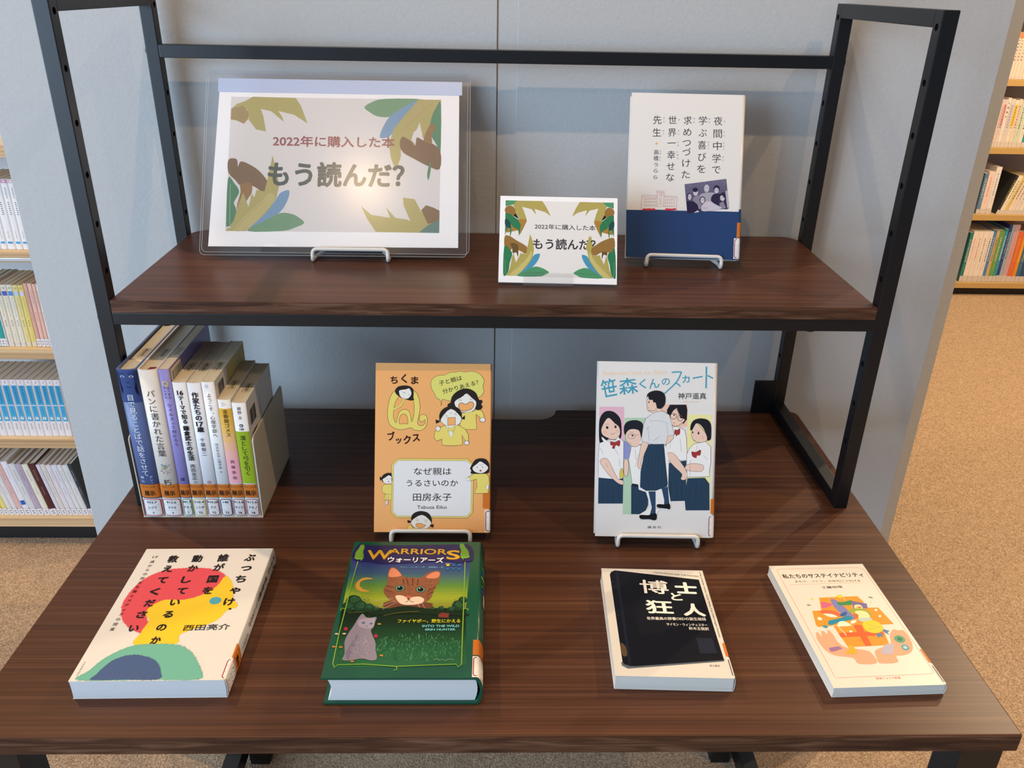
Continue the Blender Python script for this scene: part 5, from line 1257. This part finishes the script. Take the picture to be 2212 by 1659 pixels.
def s3(I, t):
    I.text('Q', t*.5, 173, 0, 6.2, 8.4, .03, 'd8c070'); I.vtext('ちくまQ', t*.68, 167.5, t*.68, 156, 2.9, .01, '3a3450'); I.vtext('ブックス', t*.32, 167.5, t*.32, 156, 2.9, .01, '3a3450')
    I.stroke([(t*.5+.7*math.cos(a*1.05), 151.5+.7*math.sin(a*1.05)) for a in range(6)], .25, 'e8e4f0', True)
    I.vtext('ウイルスって何だろう', t*.5, 146, t*.5, 97, 4.6, 0, '2a2640'); I.vtext('青', t*.5, 51, t*.5, 50, 5, 0, '2a2640')
def star(I, x, y, c):
    for k in range(8):
        a = k*math.pi/4; I.stroke([(x+.8*math.cos(a), y+.8*math.sin(a)), (x+2.1*math.cos(a), y+2.1*math.sin(a))], .55, c, False)
def s4(I, t):
    I.text('16', t*.5, 162, 0, 6.2, 7.6, .03, '22202a'); I.vtext('テーマで知る', t*.5, 155.5, t*.5, 126.5, 6.0, .028, '22202a'); I.vtext('鎌倉武士の生活', t*.5, 118, t*.5, 79.5, 6.4, .03, '22202a'); I.vtext('西田友広', t*.5, 69, t*.5, 53, 5.2, .006, '3a3842'); star(I, t*.5, 47.5, '8a8a6a')
def s5(I, t): I.vtext('作家たちの', t*.5, 159, t*.5, 131, 7.4, .028, '22202a'); I.text('17', t*.5, 123.5, 0, 7, 8, .03, '22202a'); I.vtext('歳', t*.5, 116.5, t*.5, 116, 7.2, .028, '22202a'); I.vtext('千葉俊二', t*.5, 103, t*.5, 85, 5.2, .004, '3a3842'); star(I, t*.5, 47.5, 'c05060')
def s6(I, t): star(I, t*.4, 170, 'b0b8d8'); I.vtext('ようこそ、心理学部へ', t*.5, 159, t*.5, 109, 5.4, -.004, '44424a'); I.vtext('同志社大学心理学部', t*.5, 97, t*.5, 67, 3.4, 0, '5a585e'); I.text('編', t*.5, 61.5, 0, 2, 2.4, 0, '5a585e')
def s7(I, t):
    st = ['e8b440', 'ecb850', 'eebc60', 'f0bc78', 'f0b894', 'f0b4a8']
    for k in range(12): 
        f = k/11*5; I.rect(.15, 79+5.3*(11-k), t-.15, 79+5.3*(12-k), st[min(5, int(f+.5))], 8)
    I.rect(.15, 46, t-.15, 79, 'f0acb4', 8); I.stroke([(t*.35, 150), (t*.35, 146.5), (t*.62, 148.2)], .4, '3a3a40', True)
    I.vtext('金春屋ゴメス', t*.5, 139, t*.5, 110, 5.6, .004, '5a3c1c'); I.vtext('西條奈加', t*.5, 75, t*.5, 54, 4.4, .004, '5a3440')
def s8(I, t):
    I.rect(.15, 46, t-.15, 114, '9cb42c', 8); I.vtext('碧野', t*.5, 143, t*.5, 138, 4.2, .004, '3a3a3a'); I.vtext('圭', t*.5, 131.5, t*.5, 131, 4.0, .004, '3a3a3a')
    I.poly([(t*.5+2.1*math.cos(a*.45), 121.5+2.1*math.sin(a*.45)) for a in range(14)], '22222a'); I.text('あ', t*.5, 121.5, 0, 2.6, 3, .01, 'f0f0f0'); I.text('149', t*.5, 117, 0, 4.4, 3.8, .02, '22222a')
    I.vtext('凜として弓を引く', t*.5, 106, t*.5, 60, 6.6, -.002, '36401c')
e = .0005
row = []
row.append(row_book('hardcover_book', 'blue hardcover with a face on its spine, leftmost in the book holder', -.4092, -.3870, .1892, .142, '566898', M_pageb, True, s1, 'b83c4c', ('933.7', 'レゾツ', 'T')))
row.append(row_book('hardcover_book', 'cream hardcover with a tiny flower bouquet on its spine', -.3868, -.3646, .1890, .142, 'e2d9cc', M_pageb, True, s2, 'b83c4c', ('913.6', 'クツキ', 'T')))
row.append(row_book('paperback', 'slim lavender paperback upright in the book holder', -.3644, -.3522, .1896, .136, '9088c4', M_pageb, False, s3, '3a8a5a', ('491.7', 'アオノ', 'T')))
row.append(row_book('paperback', 'white paperback with bold black title and yellow-rimmed label', -.3520, -.3366, .1740, .115, 'e9e7e4', M_pageb, False, s4, 'd4c23c', ('210.4', 'ニシタ', 'TS')))
row.append(row_book('paperback', 'white paperback with short bold title and a red star, fifth in the holder', -.3364, -.3210, .1736, .115, 'e6e6e8', M_pageb, False, s5, '9a3c60', ('910.26', 'チバ', 'TS')))
row.append(row_book('paperback', 'white paperback with thin grey title and navy-rimmed label', -.3208, -.3062, .1748, .115, 'ebeae8', M_pageb, False, s6, '1c2a5e', ('140', '', 'TS')))
row.append(row_book('pocket_paperback', 'short paperback with yellow to pink spine', -.3060, -.2914, .1535, .106, 'eeeae4', M_pageb, False, s7, 'a8405c', ('913.6', 'サイジ', 'TB')))
row.append(row_book('pocket_paperback', 'short white and lime green paperback, rightmost in the book holder', -.2912, -.2752, .1498, .106, 'eceae6', M_pageb, False, s8, 'a8405c', ('913.6', 'アオノ', 'TB')))
def barcode(I, x, y, w, h, seed):
    R = random.Random(seed); k = x
    while k < x+w:
        d = R.choice([.3, .5, .8]); I.rect(k, y, min(k+d, x+w), y+h, '2a2628'); k += d+R.choice([.3, .5, .7])
def back_print(b, f, name='back_print'):
    I = Ink(); f(I); I.build(name, b.back, M_ink, b.root, base=9e-5)
back_print(row[7], lambda I: (I.rect(62, 46, 105.5, 104, '9cb42c'), barcode(I, 9, 116, 22, 19, 1), barcode(I, 9, 90, 22, 17, 2), [I.rect(50+4*k, 108+k*7, 51+4*k, 136-k*2, 'a89ca0') for k in (0, 3)]))
back_print(row[5], lambda I: (I.rect(44, 100, 114, 173, 'd8c884'), barcode(I, 10, 154, 20, 13, 3), [marks(I, 80+8*k, 168, 80+8*k, 156, 4, 3, '4a4430', k) for k in range(3)]))
back_print(row[2], lambda I: (I.rect(3, 160, 36, 188, 'd87a3a'), I.rect(3.8, 160.8, 35.2, 187.2, 'efe9d8'), barcode(I, 7, 172, 26, 12, 5)))
def stamp(b, seed, cx=.52):
    """library stamp on the top page edges"""
    I = Ink(); t = b.t*1000; w = 23; hh = min(7.5, t*.5); R = random.Random(seed)
    P = [(-w/2+1, -hh/2), (w/2-1, -hh/2), (w/2, -hh/2+1), (w/2, hh/2-1), (w/2-1, hh/2), (-w/2+1, hh/2), (-w/2, hh/2-1), (-w/2, -hh/2+1)]
    I.stroke(P, .5, '3a342c', True); marks(I, -w*.36, 0, w*.36, 0, 7, hh*.66, '3a342c', seed)
    top = b.h-(.003 if b.c > .001 else .0004); x0 = b.w/2-b.w*.36; cz = b.t/2
    I.build('library_stamp', lambda u, v, l: (x0-u*1.0, top+l, cz+v), M_ink, b.root)
for k, b in enumerate(row): stamp(b, k)
# red ribbon and end paper of the cream hardcover
cb = row[1]
mesh('bookmark_ribbon', [(cb.w/2-.012, cb.h-.0028, .0045), (cb.w/2-.004, cb.h-.0024, .004), (cb.w/2-.004, cb.h-.0024, .013), (cb.w/2-.012, cb.h-.0028, .0125), (cb.w/2-.009, cb.h-.0012, .008)], [(0, 1, 4), (1, 2, 4), (2, 3, 4), (3, 0, 4)], mat('red_ribbon', '8a2a30', .6), cb.root)
# cream steel book holder
bh = thing('book_holder', 'cream steel book holder around the upright books', 'bookend', loc=(-.34, .32, 0))
def bhp(name, P, x0, x1, bev=.0003):
    n = len(P); vs = [(x0+.34, y-.32, z) for y, z in P]+[(x1+.34, y-.32, z) for y, z in P]
    fs = [tuple(range(n)), tuple(range(n, 2*n))[::-1]]+[(i, (i+1) % n, n+(i+1) % n, n+i) for i in range(n)]
    return mesh(name, vs, fs, M_bend, bh, bevel=bev)
def rp(y0, y1, z1):
    P = [(y0, .0002), (y1, .0002)]
    P += [(y1-.006+.006*math.cos(a), z1-.006+.006*math.sin(a)) for a in (0, .5, 1.05, 1.57)]+[(y0+.006-.006*math.sin(a), z1-.006+.006*math.cos(a)) for a in (0, .5, 1.05, 1.57)]
    return P
bhp('side_plate', rp(.317, .455, .107), -.2742, -.2726)
bhp('side_plate', rp(.317, .455, .107), -.4113, -.4101)
box('base_plate', (-.4113+.34, -.2726+.34), (-.004, .135), (.0001, .0012), M_bend, bh, bevel=.0003)

easel('white wire easel holding the orange paperback', -.0729, .2720, 0, -.4, 26, .0885, .19)
easel('white wire easel holding the schoolgirls hardcover', .1822, .2640, 0, -1.3, 24, .0895, .19)
easel('white wire easel holding the hardcover with the navy band', .2272, .4752, ZS, -3.6, 24, .0900, .19)
easel('white wire easel holding the laminated sign', -.1785, .4850, ZS, .2, 31, .0910, .19)

# ---------------------------------------------------------------- laminated sign and small card
sg = thing('sign', 'large landscape paper sign with leaf corners in a clear plastic sleeve', 'sign', M=M_lean(-.1964, .4838, .2704, .22, 31.6, .002))
def sheet(name, w, h, r, z, m, notch=None, dx=0, dy=0, th=.00025):
    P = []
    for cx, cy, a0 in ((w/2-r, h-r, 0), (-w/2+r, h-r, 90), (-w/2+r, r, 180), (w/2-r, r, 270)):
        for k in range(5):
            a = math.radians(a0+k*22.5); P.append((cx+r*math.cos(a), cy+r*math.sin(a)))
        if a0 == 180 and notch:
            nx, nw, nh = notch
            P += [(nx-nw*1.15, 0)]+[(nx-nw*math.cos(a*math.pi/10), nh*math.sin(a*math.pi/10)**.8) for a in range(0, 11)]+[(nx+nw*1.15, 0)]
    n = len(P); vs = [(x+dx, y+dy, z) for x, y in P]+[(x+dx, y+dy, z+th) for x, y in P]
    fs = [tuple(range(n))[::-1], tuple(range(n, 2*n))]+[(i, (i+1) % n, n+(i+1) % n, n+i) for i in range(n)]
    return mesh(name, vs, fs, m, sg)
sheet('back_sleeve', .3243, .231, .006, .0, M_clear, None, -.003, -.003)
sheet('front_sleeve', .3243, .231, .006, .0018, M_clear, (-.079, .012, .0115))
for dx, dy, z in ((0, 0, .00215), (-.003, -.003, .00035)):
    I = Ink(); Q = []
    for cx, cy, a0 in ((162.15-6, 231-6, 0), (-162.15+6, 225, 90), (-156.15, 6, 180), (156.15, 6, 270)):
        for k in range(5): a = math.radians(a0+k*22.5); Q.append((cx+5.7*math.cos(a), cy+5.7*math.sin(a)))
    I.stroke(Q, .35, 'bcc4c8', True); I.build('sleeve_edge_glint', lambda u, v, l, dx=dx, dy=dy, z=z: (u+dx, v+dy, z), M_inkg, sg)  # pale strokes painted as the bright highlights along the sleeve edges
ps = .002; py0 = .0075
pp = mesh('paper', [(-.1545, py0, .0008), (.1485, py0+.0012, .0008), (.1480, .2125, .0008), (-.1480, .2125, .0008), (-.1545, py0, .0012), (.1485, py0+.0012, .0012), (.1480, .2125, .0012), (-.1480, .2125, .0012)], [(3, 2, 1, 0), (4, 5, 6, 7), (0, 1, 5, 4), (1, 2, 6, 5), (2, 3, 7, 6), (3, 0, 4, 7)], M_paper, sg)
w_, h_, src = ART['sign']; I = Ink(); I.ops(src)
I.build('sign_print', lambda u, v, l: (u-.1538+0*v, v*1.0+.0068, .0012+l), M_ink, sg, step=2e-6, base=3e-5)
mesh('top_strip', [(-.150, .2030, .0013), (.1515, .2030, .0013), (.1515, .2205, .0013), (-.150, .2205, .0013), (-.150, .2030, .0017), (.1515, .2030, .0017), (.1515, .2205, .0017), (-.150, .2205, .0017)], [(3, 2, 1, 0), (4, 5, 6, 7), (0, 1, 5, 4), (1, 2, 6, 5), (2, 3, 7, 6), (3, 0, 4, 7)], mat('strip_sky_reflection', 'bccbe6', .3), sg)['label'] = 'paper strip with sky reflection painted in pale blue'  # the pale blue is the sky's glossy reflection put into the strip's colour
cd = thing('sign', 'small white sign card with a leaf border in a clear stand', 'sign', M=M_lean(.0682, .3984, .2642, -2.01, 32.38, .0022))
mesh('card', [(x*.06735, y*.1016, z) for x in (-1, 1) for y in (0, 1) for z in (0, .0022)], BF, M_paper, cd, bevel=.0002)
w_, h_, src = ART['card']; I = Ink(); I.ops(src)
I.build('card_print', lambda u, v, l: (u-.06735, v, .0022+l), M_ink, cd, step=2e-6, base=4e-5)
st = thing('card_stand', 'clear acrylic stand under the small leaf sign', 'stand', M=M_lean(.0575, .3975, .2612, -2.01, 32.38, 0))
mesh('front_lip', [(x*.0285, y*.0145, z) for x in (-1, 1) for y in (0, 1) for z in (.0018, .0034)], BF, M_acryl, st, bevel=.0003)
mesh('back_plate', [(x*.0285, y*.060, z) for x in (-1, 1) for y in (0, 1) for z in (-.0035, -.0015)], BF, M_acryl, st, bevel=.0003)
mesh('bottom_ledge', [(x*.0285, y*.0018, z) for x in (-1, 1) for y in (0, 1) for z in (-.0015, .0018)], BF, M_acryl, st)
o = mesh('rear_foot', [(x*.0285, y, z) for x in (-1, 1) for y, z in ((.058, -.0035), (.060, -.0035), (.0365, -.0585), (.0385, -.0585))], [(0, 1, 3, 2), (4, 6, 7, 5), (0, 4, 5, 1), (2, 3, 7, 6), (0, 2, 6, 4), (1, 5, 7, 3)], M_acryl, st)

# ---------------------------------------------------------------- bookcases in the background
def ordw(n): return ['first', 'second', 'third', 'fourth', 'fifth', 'sixth', 'seventh', 'eighth', 'ninth', 'tenth', 'eleventh', 'twelfth', 'thirteenth', 'fourteenth', 'fifteenth', 'sixteenth', 'seventeenth', 'eighteenth', 'nineteenth'][n]
def case(label, x0, x1, yf, depth, boards, th, m_board, m_front, kick, back):
    o = thing('bookcase', label, 'bookcase', loc=(x0, yf, FZ))
    for z in boards:
        box('shelf_board', (0, x1-x0), (.0015, depth), (z-th-FZ, z-FZ), m_board, o)
        box('board_edge', (0, x1-x0), (0, .0015), (z-th-FZ, z-FZ), m_front, o, bevel=0)
    box('back_panel', (0, x1-x0), (depth, depth+.012), (.0, 1.6), back, o)
    box('side_panel', (-.02, 0), (0, depth+.012), (.0, 1.6), m_board, o); box('side_panel', (x1-x0, x1-x0+.02), (0, depth+.012), (.0, 1.6), m_board, o)
    box('kick_plate', (0, x1-x0), (.03, .045), (0.001, boards[-1]-th-FZ), M_blackp, o)
    return o
def shelf_book(x0, x1, z, h, y, depth, col, label, group, tilt=0, style='plain', ink='5a524c', acc=None, page=M_page):
    t = (x1-x0)*math.cos(math.radians(tilt))-.0006; t = max(t, .004)
    u = Vector((0, -1, 0)); n = Vector((-math.cos(math.radians(tilt)), 0, math.sin(math.radians(tilt)))) ; v = Vector((-math.sin(math.radians(tilt)), 0, math.cos(math.radians(tilt))))
    n = u.cross(v); m = Matrix((u, v, n)).transposed().to_4x4()
    m.translation = Vector((x1, y+depth/2, z+.0005))+(Vector((0, 0, 0)) if tilt >= 0 else Vector((0, 0, t*math.sin(math.radians(-tilt)))))
    if tilt < 0: m.translation = Vector((x0, y+depth/2, z+.0005))-n*t
    root = thing('book', label, 'book', group, m); w = depth
    P = [(-w/2, t), (w/2-.0015, t), (w/2-.0004, t*.86), (w/2, t*.5), (w/2-.0004, t*.14), (w/2-.0015, 0), (-w/2, 0), (-w/2, .0005), (w/2-.003, .0005), (w/2-.003, t-.0005), (-w/2, t-.0005)]
    k = len(P); vs = [(a, 0, b) for a, b in P]+[(a, h, b) for a, b in P]; fs = [(i, (i+1) % k, k+(i+1) % k, k+i) for i in range(k)]
    for base in (0, k): fs += [(base+0, base+1, base+9, base+10), (base+1, base+2, base+3, base+9), (base+3, base+8, base+9), (base+3, base+4, base+5, base+8), (base+5, base+6, base+7, base+8)]
    mesh('cover', vs, fs, cover_mat(col, .45), root)
    mesh('page_block', [(a, b, c) for a in (-w/2+.001, w/2-.0032) for b in (.001, h-.001) for c in (.0005, t-.0005)], BF, page, root)
    I = Ink(); T_ = t*1000; H_ = h*1000; c = T_/2; R = random.Random(int(x0*1e4))
    if style == 'blue':
        I.rect(T_*.12, H_*.56, T_*.86, H_*.90, '3f9cc4'); I.rect(T_*.12, H_*.27, T_*.86, H_*.545, '4aa6cc'); spots(I, c, H_*.88, 9, T_*.3, H_*.033, '1c4464'); spots(I, c, H_*.52, 4, T_*.22, H_*.035, '2a6a90')
        I.text('f', c, H_*.955, 0, T_*.2, T_*.5, 0, 'd87a84'); I.rect(T_*.3, H_*.30, T_*.7, H_*.345, 'eeeeea'); I.text('T', c, H_*.322, 0, T_*.2, T_*.42, .02, '4a5a60'); spots(I, c, H_*.22, 4, T_*.16, H_*.028, '4a524a')
    elif style == 'series':
        I.rect(T_*.1, H_*.945, T_*.9, H_*.995, acc or '4a90c0'); I.poly([(c-2, H_*.97), (c, H_*.99), (c+2.4, H_*.965), (c, H_*.95)], 'e8d8e0'); spots(I, c, H_*.88, 7, T_*.16, H_*.022, '4a5a52'); spots(I, c, H_*.68, 7, T_*.22, H_*.028, '35453c'); spots(I, c, H_*.26, 5, T_*.08, H_*.022, '6a6a6a'); I.rect(T_*.2, H_*.085, T_*.8, H_*.115, '4aa0d4')
    elif style == 'cream':
        I.stroke([(c+2.2*math.cos(a*.6), H_*.95+2.2*math.sin(a*.6)) for a in range(9)], .6, '6a6460', True); I.rect(T_*.12, H_*.83, T_*.85, H_*.90, acc or '4a6ab0'); spots(I, c, H_*.80, 10, T_*.12, H_*.032, '6a7250'); spots(I, c, H_*.43, 4, T_*.18, H_*.028, '4a4a42'); I.rect(T_*.1, H_*.02, T_*.9, H_*.07, 'd8cdc4'); spots(I, c, H_*.2, 4, T_*.08, H_*.03, '6a6a5a')
    elif style == 'sticker':
        I.rect(.2, 0.5, T_-.2, H_*.115, 'cfc3bb'); 
        if acc: I.rect(T_*.15, H_*.45, T_*.85, H_*.9, acc)
        (I.vtext('LGBT', c, H_*.9, c, H_*.62, min(T_*.8, 11), .03, ink) if 'capitals' in label else marks(I, c, H_*.85, c, H_*.42, int(H_*.43/min(T_*.75, 9)), min(T_*.62, 9), ink, R.randrange(99))); spots(I, c, H_*.35, 4, T_*.14, H_*.03, ink)
    elif style == 'top':
        I.rect(.2, H_*.88, T_-.2, H_, acc); marks(I, c, H_*.83, c, H_*.42, 7, min(T_*.6, 8), ink, R.randrange(99)); I.rect(.2, .5, T_-.2, H_*.06, 'cfc3bb')
    else:
        spots(I, c, H_*.88, 8, T_*.14, H_*.026, ink); spots(I, c, H_*.55, 6, T_*.12, H_*.026, ink); I.rect(.2, 1, T_-.2, H_*.13, 'e4dcda'); I.stroke([(.4, H_*.135), (T_-.4, H_*.135)], .5, 'b8868c', False)
        for j in (.035, .075): I.rect(T_*.3, H_*j, T_*.7, H_*(j+.018), '8a8286')
        if acc: I.rect(T_*.15, H_*.2, T_*.85, H_*.28, acc)
    I.build('spine_print', lambda uu, vv, l: (w/2+l+.0001, vv, t-uu), M_ink, root)['kind'] = 'stuff'
    return root
LC = [.2590, .0394, -.1861, -.4163, -.6405]
lc = case('pale wood bookcase beyond the left edge of the pillar', -1.62, -.86, 1.225, .20, LC, .0225, M_birch, M_ply, 1, mat('white_back_panel', 'c9ccd0', .6))
box('fascia', (0, .76), (0.002, .02), (.2592-FZ, .345-FZ), M_birch, lc); box('label_rail', (0, .76), (-.004, -.0005), (.020-FZ, .0275-FZ), M_steel, lc)
rc = case('yellow wood bookcase far away past the right edge of the pillar', 2.02, 3.3, 3.169, .25, [.55, .2415, -.0391, -.3339, -.6552], .025, mat('yellow_shelf_wood', 'b89a68', .5), mat('yellow_board_edge', 'c09c60', .5), 1, mat('grey_back_panel', '9a93a0', .6))
def run(xs, spec, z, h, y, d, grp, where, tilt=0, hs=None):
    n = len(spec)
    for i, (sp) in enumerate(spec):
        col, word, style, ink, acc = sp; hh = h*(hs[i] if hs else 1); tl = tilt[i] if isinstance(tilt, (list, tuple)) else tilt
        lab = '%s, %s, %s' % (word, where[0], where[1](i, n))
        shelf_book(xs[i], xs[i+1], z, hh, y, d, col, lab, grp, tl, style, ink, acc)
fr = lambda i, n: ordw(n-1-i)+' from the pillar'
fl = lambda i, n: ordw(i)+' from the pillar'
W_ = 'e8e2de'
run([-1.0676, -1.0529, -1.0388, -1.0212, -1.0065, -.9923], [(W_, 'white series paperback', 'series', '', 'b0b8e0'), (W_, 'white series paperback', 'series', '', 'e0c8d8'), (W_, 'white series paperback with blue picture', 'series', '', '4a90c8'), (W_, 'white series paperback', 'series', '', 'c890b0'), (W_, 'white series paperback', 'series', '', 'd8b0b8')], .0394, .149, 1.243, .105, 'white series paperbacks', ('top shelf of left bookcase', fr))
run([-1.1225, -1.107, -1.0947, -1.0906, -1.0767, -1.0633, -1.0514, -1.039, -1.0267, -1.0179, -1.0081, -1.0004, -.9926],
    [('1c9a8c', 'teal paperback', 'plain', 'd8e8e4', None), ('1c9a8c', 'teal paperback', 'plain', 'd8e8e4', None), ('d0ccd4', 'thin grey booklet', 'plain', '8a8a90', None), ('e4d6be', 'cream paperback with a blue picture', 'cream', '', '3a60b0'), ('e4d6be', 'cream paperback with a violet picture', 'cream', '', '5060b8'), ('e4dac4', 'cream paperback with a sky-blue picture', 'cream', '', '5a90d0'), ('e4d08a', 'yellow-cream paperback', 'cream', '', 'b8d0dc'), ('e4cc70', 'yellow paperback', 'cream', '', 'd8d0dc'), ('dba494', 'salmon pink paperback', 'plain', '7a5048', None), ('e8b8a4', 'peach paperback', 'plain', '7a5048', None), ('e8baa8', 'peach paperback', 'plain', '7a5048', None), ('e4cfc4', 'pale pink paperback', 'plain', '8a706a', None)],
    -.1861, .148, 1.243, .105, 'paperbacks on the second visible shelf', ('second shelf of left bookcase', fr), hs=[1, 1, 1, .985, .985, .985, .98, .98, 1.01, 1.01, 1.0, 1])
run([-1.1828, -1.166, -1.1488, -1.1316, -1.1124, -1.0962, -1.0783, -1.0616, -1.0435, -1.0283, -1.0131, -.9975], [('e6dcda', 'blue and white numbered volume', 'blue', '', None)]*11, -.4163, .147, 1.243, .105, 'blue and white numbered volumes', ('third shelf of left bookcase', fr))
run([-1.2324, -1.2199, -1.2109, -1.1984, -1.1859, -1.1734, -1.1598, -1.1439, -1.128, -1.1132, -1.0973, -1.0791, -1.0688, -1.0563, -1.0438, -1.029, -1.0176, -1.0028, -.9925],
    [('ecc8b8', 'pinkish paperback', 'plain', '8a6a5a', None), ('efc078', 'light orange paperback', 'plain', '8a6a3a', None), ('e4d878', 'yellow-green paperback', 'plain', '6a6a3a', None), ('e4dcd8', 'white paperback', 'plain', '7a7270', None), ('e2dad4', 'white paperback', 'plain', '7a7270', None), ('e0b4ac', 'pink paperback', 'plain', '8a5a5a', None), ('e8e2e4', 'white paperback with a blue mark', 'plain', 'b8848c', '2a64b4'), ('d8d4d0', 'light grey paperback', 'plain', '6a6a6a', None), ('b8a4b4', 'mauve paperback', 'plain', '5a4a5a', None), ('e8dfc8', 'thick cream paperback', 'plain', '6a6a5a', None), ('4a1c1c', 'thin dark red paperback', 'plain', 'c8b0a8', None), ('ddd4dc', 'pale lilac paperback', 'plain', '7a7280', None), ('ddd2c8', 'beige paperback', 'plain', '7a7268', None), ('e4d8d8', 'pinkish white paperback', 'plain', '8a7278', None), ('dcd8dc', 'white paperback with bluish lettering', 'plain', '7a8aa0', None), ('e2dcd8', 'white paperback', 'plain', '7a8278', None), ('dcd8d4', 'greyish white paperback', 'plain', '7a7a78', None), ('2a3440', 'dark navy paperback', 'plain', 'd8dcd8', None)],
    -.6405, .150, 1.243, .105, 'leaning paperbacks on the lowest shelf', ('bottom shelf of left bookcase', fr), tilt=10, hs=[1, 1, 1, 1, 1, 1, 1.04, 1, 1, .99, 1, .98, .99, .98, .98, .98, .98, .99])
yr = 3.19
run([2.1711, 2.1845, 2.1979, 2.2146, 2.2279, 2.2413, 2.2560, 2.27], [('e8cfc0', 'white paperback with orange top', 'top', '4a3a34', 'e08a5c')]*7, .2415, .182, yr, .12, 'orange topped paperbacks', ('top shelf of far bookcase', fl))
run([2.1663, 2.1768, 2.1852, 2.1978, 2.2125, 2.2314, 2.2482, 2.263, 2.2861, 2.3051, 2.3219], [('e8d8c8', 'cream book', 'sticker', '5a4a44', None), ('e4ccc0', 'pale book', 'sticker', '5a4a44', None), ('d8c8c8', 'lilac grey book', 'sticker', '5a5060', 'd88a90'), ('e8dcd0', 'white book with black capitals', 'sticker', '2a2a2a', None), ('d4ccc8', 'grey book', 'sticker', '8a8298', 'c8c0cc'), ('e4dac8', 'white book with yellow title panel', 'sticker', '5a4a30', 'e8c030'), ('e4d0c0', 'white book with pink title', 'sticker', 'c0405a', None), ('c8d4bc', 'pale green book', 'sticker', '3a5a44', None), ('e8dccc', 'white book with green rim', 'sticker', '3a4a3a', None), ('2a94a0', 'teal book', 'sticker', 'e8e4dc', None)], -.0391, .205, yr, .14, 'books on the second shelf of the far bookcase', ('second shelf of far bookcase', fl), hs=[.97, .97, .97, 1, .98, .96, .98, .95, .93, .93])
run([2.1827, 2.1996, 2.227, 2.2523], [('5a80a0', 'blue book', 'sticker', 'e8e0d8', None), ('e8d0c8', 'white and pink book', 'sticker', 'd87a7a', None), ('e4dcd8', 'tall white book', 'sticker', '6a90c0', None)], -.3339, .205, yr, .14, 'books on the third shelf of the far bookcase', ('third shelf of far bookcase', fl), hs=[.88, .92, 1.02])
run([2.2756, 2.2882, 2.3094, 2.3242, 2.3411, 2.3559, 2.3749, 2.3918, 2.4087, 2.425], [('2a2c2c', 'leaning black book with yellow lettering', 'sticker', 'd0c040', None), ('e8dcc8', 'leaning cream book', 'sticker', '6a6a50', None), ('d8c070', 'leaning mustard book', 'sticker', '5a4a34', None), ('e8d8cc', 'leaning white book', 'sticker', '6a5a54', None), ('e4d4cc', 'leaning pinkish white book', 'sticker', '6a5a54', None), ('dcd4cc', 'leaning light grey book', 'sticker', '4a4a54', None), ('e8dcd0', 'leaning off-white book', 'sticker', '6a5a54', None), ('b8ccd8', 'leaning pale blue book', 'sticker', '2a5a8a', None), ('e4d4c8', 'leaning pale pink book', 'sticker', '6a5a54', None)], -.3339, .182, yr, .14, 'leaning books on the third shelf', ('third shelf of far bookcase', lambda i, n: ordw(i)+' of the leaning ones'), tilt=-16)
run([2.1865, 2.2019, 2.2246, 2.2478, 2.2741, 2.2938, 2.307, 2.3223, 2.3443, 2.3596, 2.3728, 2.3859, 2.41, 2.4342, 2.4517, 2.4715, 2.4934, 2.5066],
    [('2a7a78', 'dark teal book', 'sticker', 'd8d8d0', None), ('ecdcd0', 'white book with pink title', 'sticker', 'e08a80', None), ('e8dcd4', 'white book with coloured dots', 'sticker', 'd8704a', None), ('ecdfd4', 'white book with grey title', 'sticker', '5a5a5a', None), ('e4dcd8', 'white book with black title', 'sticker', '3a3a44', None), ('4a80b8', 'blue book', 'sticker', 'e8e4d8', None), ('c8ae7c', 'tan book', 'sticker', '5a4a34', None), ('6a9a50', 'green book', 'sticker', 'e8e4d8', None), ('2a94a8', 'teal and white book', 'sticker', 'e8e8e4', None), ('2c3c80', 'navy book', 'sticker', 'c8d0e0', None), ('9ab4c4', 'grey blue book', 'sticker', '4a5a6a', None), ('c8a0a8', 'dusty pink book', 'sticker', 'e88a60', None), ('dc6a3c', 'orange-red book with yellow title', 'sticker', 'f0b030', None), ('e08a30', 'orange book with yellow title', 'sticker', 'f4d840', None), ('2c6a90', 'blue book with yellow title', 'sticker', 'e4d040', None), ('2a4a70', 'dark blue book with yellow title', 'sticker', 'e0d060', None), ('d8dcd4', 'light grey book', 'sticker', '4a5a54', None)],
    -.6552, .258, yr, .16, 'books on the lowest shelf of the far bookcase', ('bottom shelf of far bookcase', fl), hs=[.9, .93, .93, .93, .93, .95, .95, .95, .98, 1.06, 1.06, 1.06, .93, .93, .93, .93, .93])
